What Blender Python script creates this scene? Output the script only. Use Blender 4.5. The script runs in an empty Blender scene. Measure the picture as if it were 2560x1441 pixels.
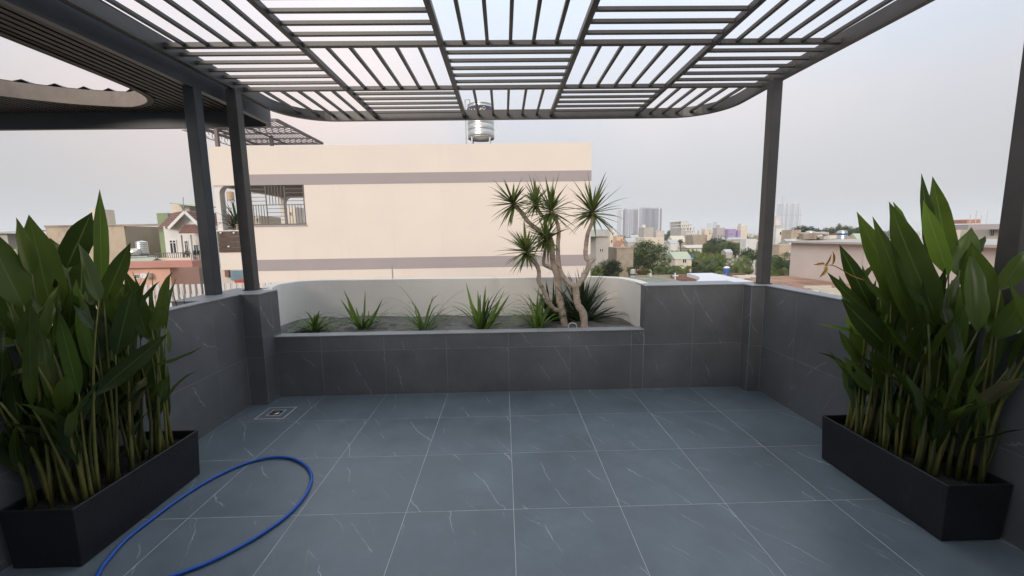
import bpy, bmesh, math, random
from mathutils import Vector, Matrix, noise as mnoise
random.seed(7)
rad = math.radians
S = bpy.context.scene
COL = S.collection

# ------------------------------------------------------------------ camera
FPX, YAW, PITCH, ROLL, CAMH = 1025.03, 0.0189771, 0.1263892, -0.0156298, 1.520014
cy, sy = math.cos(YAW), math.sin(YAW)
fw0, rt0, up0 = Vector((sy, cy, 0)), Vector((cy, -sy, 0)), Vector((0, 0, 1))
CF = fw0 * math.cos(PITCH) - up0 * math.sin(PITCH)
u2 = up0 * math.cos(PITCH) + fw0 * math.sin(PITCH)
CR = rt0 * math.cos(ROLL) + u2 * math.sin(ROLL)
CU = u2 * math.cos(ROLL) - rt0 * math.sin(ROLL)
EYE = Vector((0, 0, CAMH))
cam = bpy.data.cameras.new('camera')
cam.sensor_width = 36.0
cam.lens = FPX / 2560 * 36.0
cam.clip_start, cam.clip_end = 0.05, 30000
camo = bpy.data.objects.new('camera', cam)
M = Matrix((CR, CU, -CF)).transposed().to_4x4()
M.translation = EYE
camo.matrix_world = M
COL.objects.link(camo)
S.camera = camo

def at(px, py, Y=None, Z=None, X=None):
    d = CR * ((px - 1280) / FPX) - CU * ((py - 720.5) / FPX) + CF
    t = (Y - EYE.y) / d.y if Y is not None else (Z - EYE.z) / d.z if Z is not None else (X - EYE.x) / d.x
    return EYE + d * t

# ------------------------------------------------------------------ light
SUN_EL, SUN_AZ = rad(19), rad(203)
w = bpy.data.worlds.new('World')
S.world = w
w.use_nodes = True
wn, wl = w.node_tree.nodes, w.node_tree.links
bg = wn['Background']
bg.inputs['Strength'].default_value = 0.1
sky = wn.new('ShaderNodeTexSky')
sky.sky_type = 'NISHITA'
sky.sun_disc = False
sky.sun_elevation, sky.sun_rotation = SUN_EL, SUN_AZ
sky.air_density, sky.dust_density, sky.ozone_density = 1.0, 4.0, 1.5
tc = wn.new('ShaderNodeTexCoord')
sep = wn.new('ShaderNodeSeparateXYZ')
wl.new(tc.outputs['Generated'], sep.inputs[0])
rmp = wn.new('ShaderNodeValToRGB')          # overcast deck: greyer at the horizon, brighter and bluer overhead
rmp.color_ramp.elements[0].position = 0.0
rmp.color_ramp.elements[0].color = (5.3, 5.6, 5.95, 1)
rmp.color_ramp.elements[1].position = 0.85
rmp.color_ramp.elements[1].color = (18.5, 20.2, 22.4, 1)
for ps_, c_ in ((0.10, (6.7, 6.75, 7.0, 1)), (0.24, (8.7, 8.55, 8.85, 1)), (0.46, (9.6, 10.9, 12.6, 1))):
    rmp.color_ramp.elements.new(ps_).color = c_
wl.new(sep.outputs['Z'], rmp.inputs[0])
nz = wn.new('ShaderNodeTexNoise')
nz.inputs['Scale'].default_value = 2.2
nz.inputs['Detail'].default_value = 5
wl.new(tc.outputs['Generated'], nz.inputs['Vector'])
nr = wn.new('ShaderNodeValToRGB')
nr.color_ramp.elements[0].position = 0.38
nr.color_ramp.elements[0].color = (0.94, 0.95, 0.97, 1)
nr.color_ramp.elements[1].position = 0.66
nr.color_ramp.elements[1].color = (1.10, 1.03, 0.98, 1)
wl.new(nz.outputs['Fac'], nr.inputs[0])
mul = wn.new('ShaderNodeMix'); mul.data_type = 'RGBA'; mul.blend_type = 'MULTIPLY'
mul.inputs[0].default_value = 1.0
wl.new(rmp.outputs[0], mul.inputs[6]); wl.new(nr.outputs[0], mul.inputs[7])
mx = wn.new('ShaderNodeMix'); mx.data_type = 'RGBA'
mx.inputs[0].default_value = 0.82
# a faint dusk-pink bank of cloud over the cream building
pd = wn.new('ShaderNodeVectorMath'); pd.operation = 'DOT_PRODUCT'
pd.inputs[1].default_value = (at(640, 250, Y=10) - EYE).normalized()
wl.new(tc.outputs['Generated'], pd.inputs[0])
pm = wn.new('ShaderNodeMapRange'); pm.interpolation_type = 'SMOOTHSTEP'
pm.inputs[1].default_value = math.cos(rad(26)); pm.inputs[2].default_value = 1.0
wl.new(pd.outputs['Value'], pm.inputs[0])
pk_ = wn.new('ShaderNodeMix'); pk_.data_type = 'RGBA'; pk_.blend_type = 'MULTIPLY'
pk_.inputs[7].default_value = (1.24, 1.07, 0.97, 1)
bd = wn.new('ShaderNodeVectorMath'); bd.operation = 'DOT_PRODUCT'
bd.inputs[1].default_value = (at(1330, -150, Y=10) - EYE).normalized()
wl.new(tc.outputs['Generated'], bd.inputs[0])
bm_ = wn.new('ShaderNodeMapRange'); bm_.interpolation_type = 'SMOOTHSTEP'
bm_.inputs[1].default_value = math.cos(rad(72)); bm_.inputs[2].default_value = math.cos(rad(22))
bm_.inputs[3].default_value = 0.74; bm_.inputs[4].default_value = 1.04
wl.new(bd.outputs['Value'], bm_.inputs[0])
bx_ = wn.new('ShaderNodeVectorMath'); bx_.operation = 'SCALE'
wl.new(mul.outputs[2], bx_.inputs[0]); wl.new(bm_.outputs[0], bx_.inputs['Scale'])
wl.new(pm.outputs[0], pk_.inputs[0]); wl.new(bx_.outputs[0], pk_.inputs[6])
wl.new(sky.outputs[0], mx.inputs[6]); wl.new(pk_.outputs[2], mx.inputs[7])
wl.new(mx.outputs[2], bg.inputs['Color'])

sl = bpy.data.lights.new('sun', 'SUN')
sl.energy = 2.75
sl.angle = rad(22)
sl.color = (1.0, 0.88, 0.77)
so = bpy.data.objects.new('sun', sl)
sd = Vector((math.sin(SUN_AZ) * math.cos(SUN_EL), math.cos(SUN_AZ) * math.cos(SUN_EL), math.sin(SUN_EL)))
so.rotation_euler = sd.to_track_quat('Z', 'Y').to_euler()
so.location = sd * 60
COL.objects.link(so)

S.view_settings.view_transform = 'Standard'
S.view_settings.look = 'None'
S.view_settings.exposure = 0.0
S.view_settings.gamma = 1.0
S.view_settings.use_curve_mapping = False
S.render.engine = 'CYCLES'
S.cycles.use_denoising = True
try:
    S.cycles.denoiser = 'OPENIMAGEDENOISE'
except Exception:
    pass
S.cycles.max_bounces = 6
S.cycles.diffuse_bounces = 4
S.cycles.glossy_bounces = 3
S.cycles.transmission_bounces = 4
S.cycles.transparent_max_bounces = 6
S.cycles.volume_bounces = 1
S.cycles.caustics_reflective = False
S.cycles.caustics_refractive = False

# ------------------------------------------------------------------ materials
MATS = {}
def mat(name, c, rough=0.7, metal=0.0, var=0.12, vs=2.0, bump=0.0, bs=40.0, spec=0.5, trans=0.0, stain=None, coord='Object'):
    if name in MATS:
        return MATS[name]
    m = bpy.data.materials.new(name)
    m.use_nodes = True
    n, l = m.node_tree.nodes, m.node_tree.links
    p = n['Principled BSDF']
    p.inputs['Roughness'].default_value = rough
    p.inputs['Metallic'].default_value = metal
    p.inputs['Specular IOR Level'].default_value = spec
    t = n.new('ShaderNodeTexCoord')
    co = t.outputs[coord if coord != 'World' else 'Object']
    if coord == 'World':
        co = n.new('ShaderNodeNewGeometry').outputs['Position']
    a = n.new('ShaderNodeTexNoise')
    a.inputs['Scale'].default_value = vs
    a.inputs['Detail'].default_value = 5
    a.inputs['Roughness'].default_value = 0.62
    l.new(co, a.inputs['Vector'])
    r = n.new('ShaderNodeValToRGB')
    r.color_ramp.elements[0].position, r.color_ramp.elements[1].position = 0.3, 0.7
    k0, k1 = 1 - var, 1 + var
    r.color_ramp.elements[0].color = (c[0] * k0, c[1] * k0, c[2] * k0, 1)
    r.color_ramp.elements[1].color = (c[0] * k1, c[1] * k1, c[2] * k1, 1)
    l.new(a.outputs['Fac'], r.inputs[0])
    out = r.outputs[0]
    if stain:                                   # (colour, scale xyz, threshold): weather streaks and patches
        mp = n.new('ShaderNodeMapping'); mp.inputs['Scale'].default_value = stain[1]
        l.new(co, mp.inputs[0])
        b = n.new('ShaderNodeTexNoise'); b.inputs['Scale'].default_value = 1.0; b.inputs['Detail'].default_value = 6
        b.inputs['Roughness'].default_value = 0.7
        l.new(mp.outputs[0], b.inputs['Vector'])
        rr = n.new('ShaderNodeValToRGB')
        rr.color_ramp.elements[0].position = stain[2]; rr.color_ramp.elements[1].position = stain[2] + 0.18
        l.new(b.outputs['Fac'], rr.inputs[0])
        x = n.new('ShaderNodeMix'); x.data_type = 'RGBA'
        l.new(rr.outputs[0], x.inputs[0]); l.new(out, x.inputs[6])
        x.inputs[7].default_value = (*stain[0], 1)
        out = x.outputs[2]
    l.new(out, p.inputs['Base Color'])
    if bump:
        b = n.new('ShaderNodeTexNoise'); b.inputs['Scale'].default_value = bs; b.inputs['Detail'].default_value = 4
        l.new(co, b.inputs['Vector'])
        bp = n.new('ShaderNodeBump'); bp.inputs['Strength'].default_value = bump; bp.inputs['Distance'].default_value = 0.01
        l.new(b.outputs['Fac'], bp.inputs['Height']); l.new(bp.outputs[0], p.inputs['Normal'])
    MATS[name] = m
    return m

def leaf_mat(name, c0, c1, rough=0.38, trans=0.28, rib=None, vs=3.0):
    m = bpy.data.materials.new(name); m.use_nodes = True
    n, l = m.node_tree.nodes, m.node_tree.links
    p = n['Principled BSDF']; o = n['Material Output']
    p.inputs['Roughness'].default_value = rough
    oi = n.new('ShaderNodeObjectInfo')
    g = n.new('ShaderNodeNewGeometry')
    a = n.new('ShaderNodeTexNoise'); a.inputs['Scale'].default_value = vs; a.inputs['Detail'].default_value = 3
    l.new(g.outputs['Position'], a.inputs['Vector'])
    ad = n.new('ShaderNodeMath'); ad.operation = 'ADD'
    l.new(a.outputs['Fac'], ad.inputs[0])
    mr = n.new('ShaderNodeMapRange'); mr.inputs[3].default_value = -0.3; mr.inputs[4].default_value = 0.3
    l.new(oi.outputs['Random'], mr.inputs[0]); l.new(mr.outputs[0], ad.inputs[1])
    r = n.new('ShaderNodeValToRGB')
    r.color_ramp.elements[0].position, r.color_ramp.elements[1].position = 0.25, 0.8
    r.color_ramp.elements[0].color = (*c0, 1); r.color_ramp.elements[1].color = (*c1, 1)
    l.new(ad.outputs[0], r.inputs[0])
    out = r.outputs[0]
    if rib:
        uv = n.new('ShaderNodeUVMap'); sp = n.new('ShaderNodeSeparateXYZ'); l.new(uv.outputs[0], sp.inputs[0])
        ab = n.new('ShaderNodeMath'); ab.operation = 'ABSOLUTE'; l.new(sp.outputs['X'], ab.inputs[0])
        lt = n.new('ShaderNodeMapRange'); lt.inputs[1].default_value = 0.03; lt.inputs[2].default_value = 0.075
        lt.inputs[3].default_value = 1; lt.inputs[4].default_value = 0
        l.new(ab.outputs[0], lt.inputs[0])
        # fine side veins running out from the midrib
        v1 = n.new('ShaderNodeMath'); v1.operation = 'MULTIPLY_ADD'; v1.inputs[1].default_value = -0.35
        l.new(ab.outputs[0], v1.inputs[0]); l.new(sp.outputs['Y'], v1.inputs[2])
        v2 = n.new('ShaderNodeMath'); v2.operation = 'MULTIPLY'; v2.inputs[1].default_value = 160
        l.new(v1.outputs[0], v2.inputs[0])
        v3 = n.new('ShaderNodeMath'); v3.operation = 'SINE'; l.new(v2.outputs[0], v3.inputs[0])
        bp = n.new('ShaderNodeBump'); bp.inputs['Strength'].default_value = 0.05; bp.inputs['Distance'].default_value = 0.002
        l.new(v3.outputs[0], bp.inputs['Height']); l.new(bp.outputs[0], p.inputs['Normal'])
        x = n.new('ShaderNodeMix'); x.data_type = 'RGBA'
        l.new(lt.outputs[0], x.inputs[0]); l.new(out, x.inputs[6]); x.inputs[7].default_value = (*rib, 1)
        out = x.outputs[2]
    l.new(out, p.inputs['Base Color'])
    tr = n.new('ShaderNodeBsdfTranslucent')
    hs = n.new('ShaderNodeHueSaturation'); hs.inputs['Value'].default_value = 1.5; hs.inputs['Hue'].default_value = 0.485
    l.new(out, hs.inputs['Color']); l.new(hs.outputs[0], tr.inputs['Color'])
    ms = n.new('ShaderNodeMixShader'); ms.inputs[0].default_value = trans
    l.new(p.outputs[0], ms.inputs[1]); l.new(tr.outputs[0], ms.inputs[2]); l.new(ms.outputs[0], o.inputs['Surface'])
    MATS[name] = m
    return m

def stone_tile(name, base, veinc, rough):
    m = bpy.data.materials.new(name); m.use_nodes = True
    n, l = m.node_tree.nodes, m.node_tree.links
    p = n['Principled BSDF']
    g = n.new('ShaderNodeNewGeometry'); oi = n.new('ShaderNodeObjectInfo')
    mu = n.new('ShaderNodeMath'); mu.operation = 'MULTIPLY'; mu.inputs[1].default_value = 57.0
    l.new(oi.outputs['Random'], mu.inputs[0])
    ad = n.new('ShaderNodeVectorMath'); ad.operation = 'ADD'
    l.new(g.outputs['Position'], ad.inputs[0]); l.new(mu.outputs[0], ad.inputs[1])
    P = ad.outputs[0]
    def nz(scale, detail, rgh=0.6):
        t = n.new('ShaderNodeTexNoise'); t.inputs['Scale'].default_value = scale
        t.inputs['Detail'].default_value = detail; t.inputs['Roughness'].default_value = rgh
        l.new(P, t.inputs['Vector']); return t
    def vein(dirv, freq, warp, wscale, width, mscale, mlo, mhi):
        d = n.new('ShaderNodeVectorMath'); d.operation = 'DOT_PRODUCT'; d.inputs[1].default_value = dirv
        l.new(P, d.inputs[0])
        a = nz(wscale, 1.5, 0.5)
        k0 = n.new('ShaderNodeMath'); k0.operation = 'MULTIPLY'; k0.inputs[1].default_value = warp; l.new(a.outputs['Fac'], k0.inputs[0])
        jg = nz(wscale * 9, 3, 0.7)
        k = n.new('ShaderNodeMath'); k.operation = 'MULTIPLY_ADD'; k.inputs[1].default_value = 0.22
        l.new(jg.outputs['Fac'], k.inputs[0]); l.new(k0.outputs[0], k.inputs[2])
        s = n.new('ShaderNodeMath'); s.operation = 'MULTIPLY_ADD'; s.inputs[1].default_value = freq
        l.new(d.outputs['Value'], s.inputs[0]); l.new(k.outputs[0], s.inputs[2])
        f = n.new('ShaderNodeMath'); f.operation = 'FRACT'; l.new(s.outputs[0], f.inputs[0])
        b = n.new('ShaderNodeMath'); b.operation = 'SUBTRACT'; b.inputs[1].default_value = 0.5; l.new(f.outputs[0], b.inputs[0])
        c = n.new('ShaderNodeMath'); c.operation = 'ABSOLUTE'; l.new(b.outputs[0], c.inputs[0])
        q = n.new('ShaderNodeMapRange'); q.inputs[1].default_value = 0; q.inputs[2].default_value = width
        q.inputs[3].default_value = 1; q.inputs[4].default_value = 0; l.new(c.outputs[0], q.inputs[0])
        mk = nz(mscale, 2, 0.5)
        mr = n.new('ShaderNodeMapRange'); mr.inputs[1].default_value = mlo; mr.inputs[2].default_value = mhi
        l.new(mk.outputs['Fac'], mr.inputs[0])
        z = n.new('ShaderNodeMath'); z.operation = 'MULTIPLY'; l.new(q.outputs[0], z.inputs[0]); l.new(mr.outputs[0], z.inputs[1])
        return z.outputs[0]
    va = vein((0.80, 0.42, 0.46), 4.0, 2.0, 1.0, 0.013, 4.4, 0.49, 0.64)
    vb = vein((0.70, 0.55, 0.34), 6.5, 2.6, 1.3, 0.013, 3.6, 0.53, 0.72)
    mxv = n.new('ShaderNodeMath'); mxv.operation = 'MAXIMUM'; l.new(va, mxv.inputs[0])
    hb = n.new('ShaderNodeMath'); hb.operation = 'MULTIPLY'; hb.inputs[1].default_value = 0.55; l.new(vb, hb.inputs[0])
    l.new(hb.outputs[0], mxv.inputs[1])
    cl = nz(2.2, 6, 0.62)
    r = n.new('ShaderNodeValToRGB')
    r.color_ramp.elements[0].position, r.color_ramp.elements[1].position = 0.3, 0.72
    r.color_ramp.elements[0].color = (base[0] * 0.86, base[1] * 0.87, base[2] * 0.88, 1)
    r.color_ramp.elements[1].color = (base[0] * 1.14, base[1] * 1.14, base[2] * 1.14, 1)
    l.new(cl.outputs['Fac'], r.inputs[0])
    st = n.new('ShaderNodeTexNoise'); st.inputs['Scale'].default_value = 1.4; st.inputs['Detail'].default_value = 8; st.inputs['Roughness'].default_value = 0.68
    l.new(g.outputs['Position'], st.inputs['Vector'])
    sm = n.new('ShaderNodeMapRange'); sm.inputs[1].default_value = 0.32; sm.inputs[2].default_value = 0.70
    sm.inputs[3].default_value = 0.80; sm.inputs[4].default_value = 1.18; l.new(st.outputs['Fac'], sm.inputs[0])
    sv = n.new('ShaderNodeVectorMath'); sv.operation = 'SCALE'; l.new(r.outputs[0], sv.inputs[0]); l.new(sm.outputs[0], sv.inputs['Scale'])
    x = n.new('ShaderNodeMix'); x.data_type = 'RGBA'; l.new(mxv.outputs[0], x.inputs[0]); l.new(sv.outputs[0], x.inputs[6])
    x.inputs[7].default_value = (*veinc, 1)
    l.new(x.outputs[2], p.inputs['Base Color'])
    rg = st
    rm = n.new('ShaderNodeMapRange'); rm.inputs[3].default_value = rough - 0.14; rm.inputs[4].default_value = rough + 0.20
    l.new(rg.outputs['Fac'], rm.inputs[0]); l.new(rm.outputs[0], p.inputs['Roughness'])
    bn = nz(190, 3, 0.6)
    bp = n.new('ShaderNodeBump'); bp.inputs['Strength'].default_value = 0.10; bp.inputs['Distance'].default_value = 0.002
    l.new(bn.outputs['Fac'], bp.inputs['Height']); l.new(bp.outputs[0], p.inputs['Normal'])
    MATS[name] = m
    return m

FLOOR_T = stone_tile('floor_stone', (0.130, 0.159, 0.181), (0.46, 0.49, 0.51), 0.36)
WALL_T = stone_tile('wall_stone', (0.150, 0.152, 0.157), (0.40, 0.40, 0.41), 0.42)
GROUT = mat('grout', (0.30, 0.30, 0.30), 0.9, var=0.25, vs=6)
FGROUT = mat('floor_grout', (0.52, 0.53, 0.54), 0.9, var=0.2, vs=5, coord='World')
COPE = mat('skylit_coping_stone', (0.27, 0.28, 0.295), 0.5, var=0.1, vs=8, bump=0.1, bs=90)  # wall tile stone, with sky light on the tops put into the colour
STEEL = mat('charcoal_steel', (0.055, 0.052, 0.052), 0.45, var=0.2, vs=5, bump=0.08, bs=60, coord='World', stain=((0.15, 0.135, 0.125), (16, 16, 16), 0.70))
STEEL2 = mat('slate_steel', (0.045, 0.052, 0.066), 0.42, var=0.18, vs=5, bump=0.06, bs=60, coord='World')
RUST = mat('rusty_steel', (0.08, 0.045, 0.035), 0.8, var=0.5, vs=30, bump=0.4, bs=80)
WHITE = mat('white_paint', (0.84, 0.81, 0.765), 0.75, var=0.04, vs=3, bump=0.08, bs=70,
            stain=((0.66, 0.63, 0.59), (2.0, 2.0, 0.5), 0.60), coord='World')
SOIL = mat('grey_soil', (0.16, 0.155, 0.15), 0.95, var=0.3, vs=12, bump=0.6, bs=50)
DSOIL = mat('dark_soil', (0.02, 0.017, 0.014), 0.95, var=0.5, vs=30, bump=0.8, bs=60)
BLACKP = mat('black_planter_paint', (0.012, 0.012, 0.014), 0.42, var=0.3, vs=6, bump=0.2, bs=70,
             stain=((0.035, 0.034, 0.033), (7, 7, 3), 0.60), coord='World')
DARKRIB = mat('dark_brown_slat', (0.036, 0.030, 0.027), 0.55, var=0.2, vs=6)
BLACKB = mat('black_backing', (0.012, 0.011, 0.011), 0.7)
CREAM = mat('cream_paint', (0.735, 0.652, 0.585), 0.85, var=0.025, vs=0.5, bump=0.12, bs=30,
            stain=((0.705, 0.622, 0.552), (1.1, 1.1, 0.10), 0.57), coord='World')
MAUVE = mat('mauve_grey_paint', (0.36, 0.315, 0.32), 0.85, var=0.03, vs=0.7, coord='World')
INOX = mat('stainless_steel', (0.62, 0.61, 0.58), 0.33, 1.0, var=0.06, vs=8)
GALV = mat('galvanised_steel', (0.42, 0.43, 0.43), 0.5, 0.6, var=0.15, vs=3)
GLASS = mat('dark_glass', (0.03, 0.035, 0.04), 0.12, var=0.3, vs=1)
HOSE = mat('blue_hose', (0.010, 0.085, 0.40), 0.28, var=0.15, vs=15)
PLASTICW = mat('white_plastic', (0.7, 0.7, 0.7), 0.4)

# ------------------------------------------------------------------ mesh builder
class MB:
    def __init__(s):
        s.v, s.f, s.uv, s.mi = [], [], None, []
        s.cur = 0
    def add(s, vs, fs):
        o = len(s.v)
        s.v.extend([tuple(q) for q in vs])
        for q in fs:
            s.f.append([i + o for i in q]); s.mi.append(s.cur)
        return s
    def obox(s, o, a, b, c):
        """box from corner o along edge vectors a, b, c"""
        o, a, b, c = Vector(o), Vector(a), Vector(b), Vector(c)
        if a.cross(b).dot(c) < 0:
            a, b = b, a
        vs = [o, o + a, o + a + b, o + b, o + c, o + a + c, o + a + b + c, o + b + c]
        return s.add(vs, [(0, 3, 2, 1), (4, 5, 6, 7), (0, 1, 5, 4), (1, 2, 6, 5), (2, 3, 7, 6), (3, 0, 4, 7)])
    def box(s, x0, x1, y0, y1, z0, z1):
        return s.obox((x0, y0, z0), (x1 - x0, 0, 0), (0, y1 - y0, 0), (0, 0, z1 - z0))
    def bar(s, p, q, w, h, up=(0, 0, 1)):
        p, q = Vector(p), Vector(q)
        d = q - p
        sd = d.cross(Vector(up))
        if sd.length < 1e-6:
            sd = d.cross(Vector((1, 0, 0)))
        sd.normalize(); u = sd.cross(d).normalized()
        return s.obox(p - sd * w / 2 - u * h / 2, sd * w, u * h, d)
    def tube(s, pts, r, n=8, cap=True):
        pts = [Vector(p) for p in pts]
        rs = r if isinstance(r, (list, tuple)) else [r] * len(pts)
        ref = None
        vs, fs = [], []
        for i, p in enumerate(pts):
            t = (pts[min(i + 1, len(pts) - 1)] - pts[max(i - 1, 0)]).normalized()
            if ref is None:
                ref = t.cross(Vector((0.31, 0.2, 0.93)))
                if ref.length < 1e-3:
                    ref = t.cross(Vector((1, 0, 0)))
            ref = (ref - t * ref.dot(t)).normalized()
            b = t.cross(ref)
            for k in range(n):
                a = 2 * math.pi * k / n
                vs.append(p + (ref * math.cos(a) + b * math.sin(a)) * rs[i])
        for i in range(len(pts) - 1):
            for k in range(n):
                k2 = (k + 1) % n
                fs.append((i * n + k, i * n + k2, (i + 1) * n + k2, (i + 1) * n + k))
        if cap:
            fs.append(tuple(reversed(range(n)))); fs.append(tuple((len(pts) - 1) * n + k for k in range(n)))
        return s.add(vs, fs)
    def prism(s, poly, z0, z1):
        n = len(poly)
        ar = sum(poly[i][0] * poly[(i + 1) % n][1] - poly[(i + 1) % n][0] * poly[i][1] for i in range(n))
        if ar < 0:
            poly = poly[::-1]
        vs = [(x, y, z0) for x, y in poly] + [(x, y, z1) for x, y in poly]
        fs = [tuple(reversed(range(n))), tuple(range(n, 2 * n))] + [(i, (i + 1) % n, n + (i + 1) % n, n + i) for i in range(n)]
        return s.add(vs, fs)
    def lathe(s, c, prof, n=24):
        c = Vector(c); vs, fs = [], []
        for r, z in prof:
            for k in range(n):
                a = 2 * math.pi * k / n
                vs.append(c + Vector((r * math.cos(a), r * math.sin(a), z)))
        for i in range(len(prof) - 1):
            for k in range(n):
                k2 = (k + 1) % n
                fs.append((i * n + k, i * n + k2, (i + 1) * n + k2, (i + 1) * n + k))
        fs.append(tuple(reversed(range(n)))); fs.append(tuple((len(prof) - 1) * n + k for k in range(n)))
        return s.add(vs, fs)
    def mesh(s, name, mats, smooth=False):
        me = bpy.data.meshes.new(name)
        me.from_pydata(s.v, [], s.f)
        ms = mats if isinstance(mats, (list, tuple)) else [mats]
        for m in ms:
            me.materials.append(m)
        if len(ms) > 1:
            me.polygons.foreach_set('material_index', s.mi)
        if smooth:
            me.polygons.foreach_set('use_smooth', [True] * len(me.polygons))
        if s.uv:
            ul = me.uv_layers.new(name='UVMap')
            for li, lp in enumerate(me.loops):
                ul.data[li].uv = s.uv[lp.vertex_index]
        me.update()
        return me
    def build(s, name, mats, parent=None, smooth=False, bevel=0.0, autosmooth=None, **props):
        me = s.mesh(name, mats, smooth)
        if bevel:
            bm = bmesh.new(); bm.from_mesh(me)
            bmesh.ops.bevel(bm, geom=bm.edges[:], offset=bevel, segments=1, affect='EDGES', clamp_overlap=True)
            bm.to_mesh(me); bm.free()
        o = bpy.data.objects.new(name, me)
        COL.objects.link(o)
        if parent is not None:
            put(o, parent)
        for k, v in props.items():
            o[k] = v
        return o

def put(o, parent):
    o.parent = parent
    if parent.parent is None and parent.location.length > 0:
        o.matrix_parent_inverse = Matrix.Translation(-parent.location)

def thing(name, label, cat, loc=(0, 0, 0), group=None):
    o = bpy.data.objects.new(name, None)
    o.empty_display_size = 0.2
    o.location = loc
    o['label'] = label; o['category'] = cat
    if group:
        o['group'] = group
    COL.objects.link(o)
    return o
def tag(o, label, cat, group=None):
    o['label'] = label; o['category'] = cat
    if group:
        o['group'] = group
    return o
def inst(o, parent, mw, name=None):
    c = bpy.data.objects.new(name or o.name, o.data if hasattr(o, 'data') else o)
    COL.objects.link(c)
    c.matrix_world = mw
    if parent is not None:
        c.parent = parent
        c.matrix_parent_inverse = Matrix.Translation(-parent.location)
    return c

# ------------------------------------------------------------------ ground, haze
GZ = -11.0
gm = mat('ground_mix', (0.10, 0.11, 0.07), 0.95, var=0.5, vs=0.03, stain=((0.22, 0.20, 0.17), (0.02, 0.02, 0.02), 0.5), coord='World')
mb = MB()
N = 24
for i in range(N + 1):
    for j in range(N + 1):
        mb.v.append((-6000 + 12000 * i / N, -1500 + 9500 * j / N, GZ))
for i in range(N):
    for j in range(N):
        a = i * (N + 1) + j
        mb.f.append([a, a + N + 1, a + N + 2, a + 1]); mb.mi.append(0)
mb.build('ground', gm, kind='structure')

hm = bpy.data.materials.new('haze'); hm.use_nodes = True
hn, hl = hm.node_tree.nodes, hm.node_tree.links
hn.remove(hn['Principled BSDF'])
pv = hn.new('ShaderNodeVolumePrincipled')
pv.inputs['Color'].default_value = (0.93, 0.96, 1.0, 1)
pv.inputs['Density'].default_value = 0.00045
hl.new(pv.outputs[0], hn['Material Output'].inputs['Volume'])
MB().box(-6500, 6500, -2000, 8500, GZ - 1.0, 150).build('haze', hm, kind='stuff')

# ================================================================== TERRACE
XL, XR, YF, YB = -2.37, 2.434, 3.877, -0.5
TOP = 1.04
TX0, TY0 = 0.0301, 3.3245
TILES = {}
def tile_mesh(du, dv, m):
    k = (round(du, 3), round(dv, 3), m.name)
    if k not in TILES:
        t, c = 0.0018, 0.0005
        b = MB()
        vs = [(0, 0, 0), (du, 0, 0), (du, dv, 0), (0, dv, 0), (0, 0, t - c), (du, 0, t - c), (du, dv, t - c), (0, dv, t - c),
              (c, c, t), (du - c, c, t), (du - c, dv - c, t), (c, dv - c, t)]
        b.add(vs, [(8, 9, 10, 11), (4, 5, 9, 8), (5, 6, 10, 9), (6, 7, 11, 10), (7, 4, 8, 11),
                   (0, 1, 5, 4), (1, 2, 6, 5), (2, 3, 7, 6), (3, 0, 4, 7)])
        TILES[k] = b.mesh('tile', m)
    return TILES[k]
def tile_face(parent, o, u, v, us, vs, m, gap=0.003, skip=None):
    """tiles over a rectangle: cuts us / vs along unit vectors u / v; they stand proud along u x v"""
    o, u, v = Vector(o), Vector(u), Vector(v)
    nrm = u.cross(v)
    for a0, a1 in zip(us, us[1:]):
        for b0, b1 in zip(vs, vs[1:]):
            if a1 - a0 < 0.012 or b1 - b0 < 0.012:
                continue
            if skip and skip(a0, a1, b0, b1):
                continue
            me = tile_mesh(a1 - a0 - gap, b1 - b0 - gap, m)
            mw = Matrix((u, v, nrm)).transposed().to_4x4()
            jit = random.uniform(-0.00015, 0.00015)
            mw.translation = o + u * (a0 + gap / 2) + v * (b0 + gap / 2) + nrm * (jit - 0.001)
            inst(me, parent, mw, 'tile')
def cuts(a, b, g0, step=0.6):
    r = [a]
    k = math.ceil((a - g0) / step - 1e-6)
    while g0 + k * step < b - 0.01:
        if g0 + k * step > a + 0.01:
            r.append(g0 + k * step)
        k += 1
    r.append(b)
    return r
T = 0.0008                                      # tile faces sit this far in front of the grout
floor = MB().box(XL - 0.3, XR + 0.2, YB - 0.2, YF + 0.2, -0.25, -T).build('floor', FGROUT, kind='structure')
DR = (-2.155, -1.905, 3.365, 3.612)             # drain hole
def dskip(a0, a1, b0, b1):
    return False
xs, ys = cuts(XL, XR, TX0), cuts(YB, YF, TY0)
tile_face(floor, (0, 0, -T), (1, 0, 0), (0, 1, 0), xs, ys, FLOOR_T)

# drain
d = thing('floor_drain', 'square stainless floor drain set in the tiles by the left pilaster', 'drain', (-2.03, 3.49, 0.002))
b = MB()
fr = 0.011
for x0, x1, y0, y1 in ((DR[0], DR[1], DR[2], DR[2] + fr), (DR[0], DR[1], DR[3] - fr, DR[3]), (DR[0], DR[0] + fr, DR[2] + fr, DR[3] - fr), (DR[1] - fr, DR[1], DR[2] + fr, DR[3] - fr)):
    b.box(x0, x1, y0, y1, 0.0005, 0.006)
b.build('frame', mat('brushed_steel_trim', (0.55, 0.55, 0.56), 0.45, 0.3), d, bevel=0.001)
tm = MB().box(DR[0] + fr, DR[1] - fr, DR[2] + fr, DR[3] - fr, 0.0005, 0.003).build('tray', FLOOR_T, d)
ci = MB()
c0, c1 = (-2.09, 3.43), (-1.97, 3.55)
for x0, x1, y0, y1 in ((c0[0], c1[0], c0[1], c0[1] + .01), (c0[0], c1[0], c1[1] - .01, c1[1]), (c0[0], c0[0] + .01, c0[1] + .01, c1[1] - .01), (c1[0] - .01, c1[0], c0[1] + .01, c1[1] - .01)):
    ci.box(x0, x1, y0, y1, 0.002, 0.008)
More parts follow.
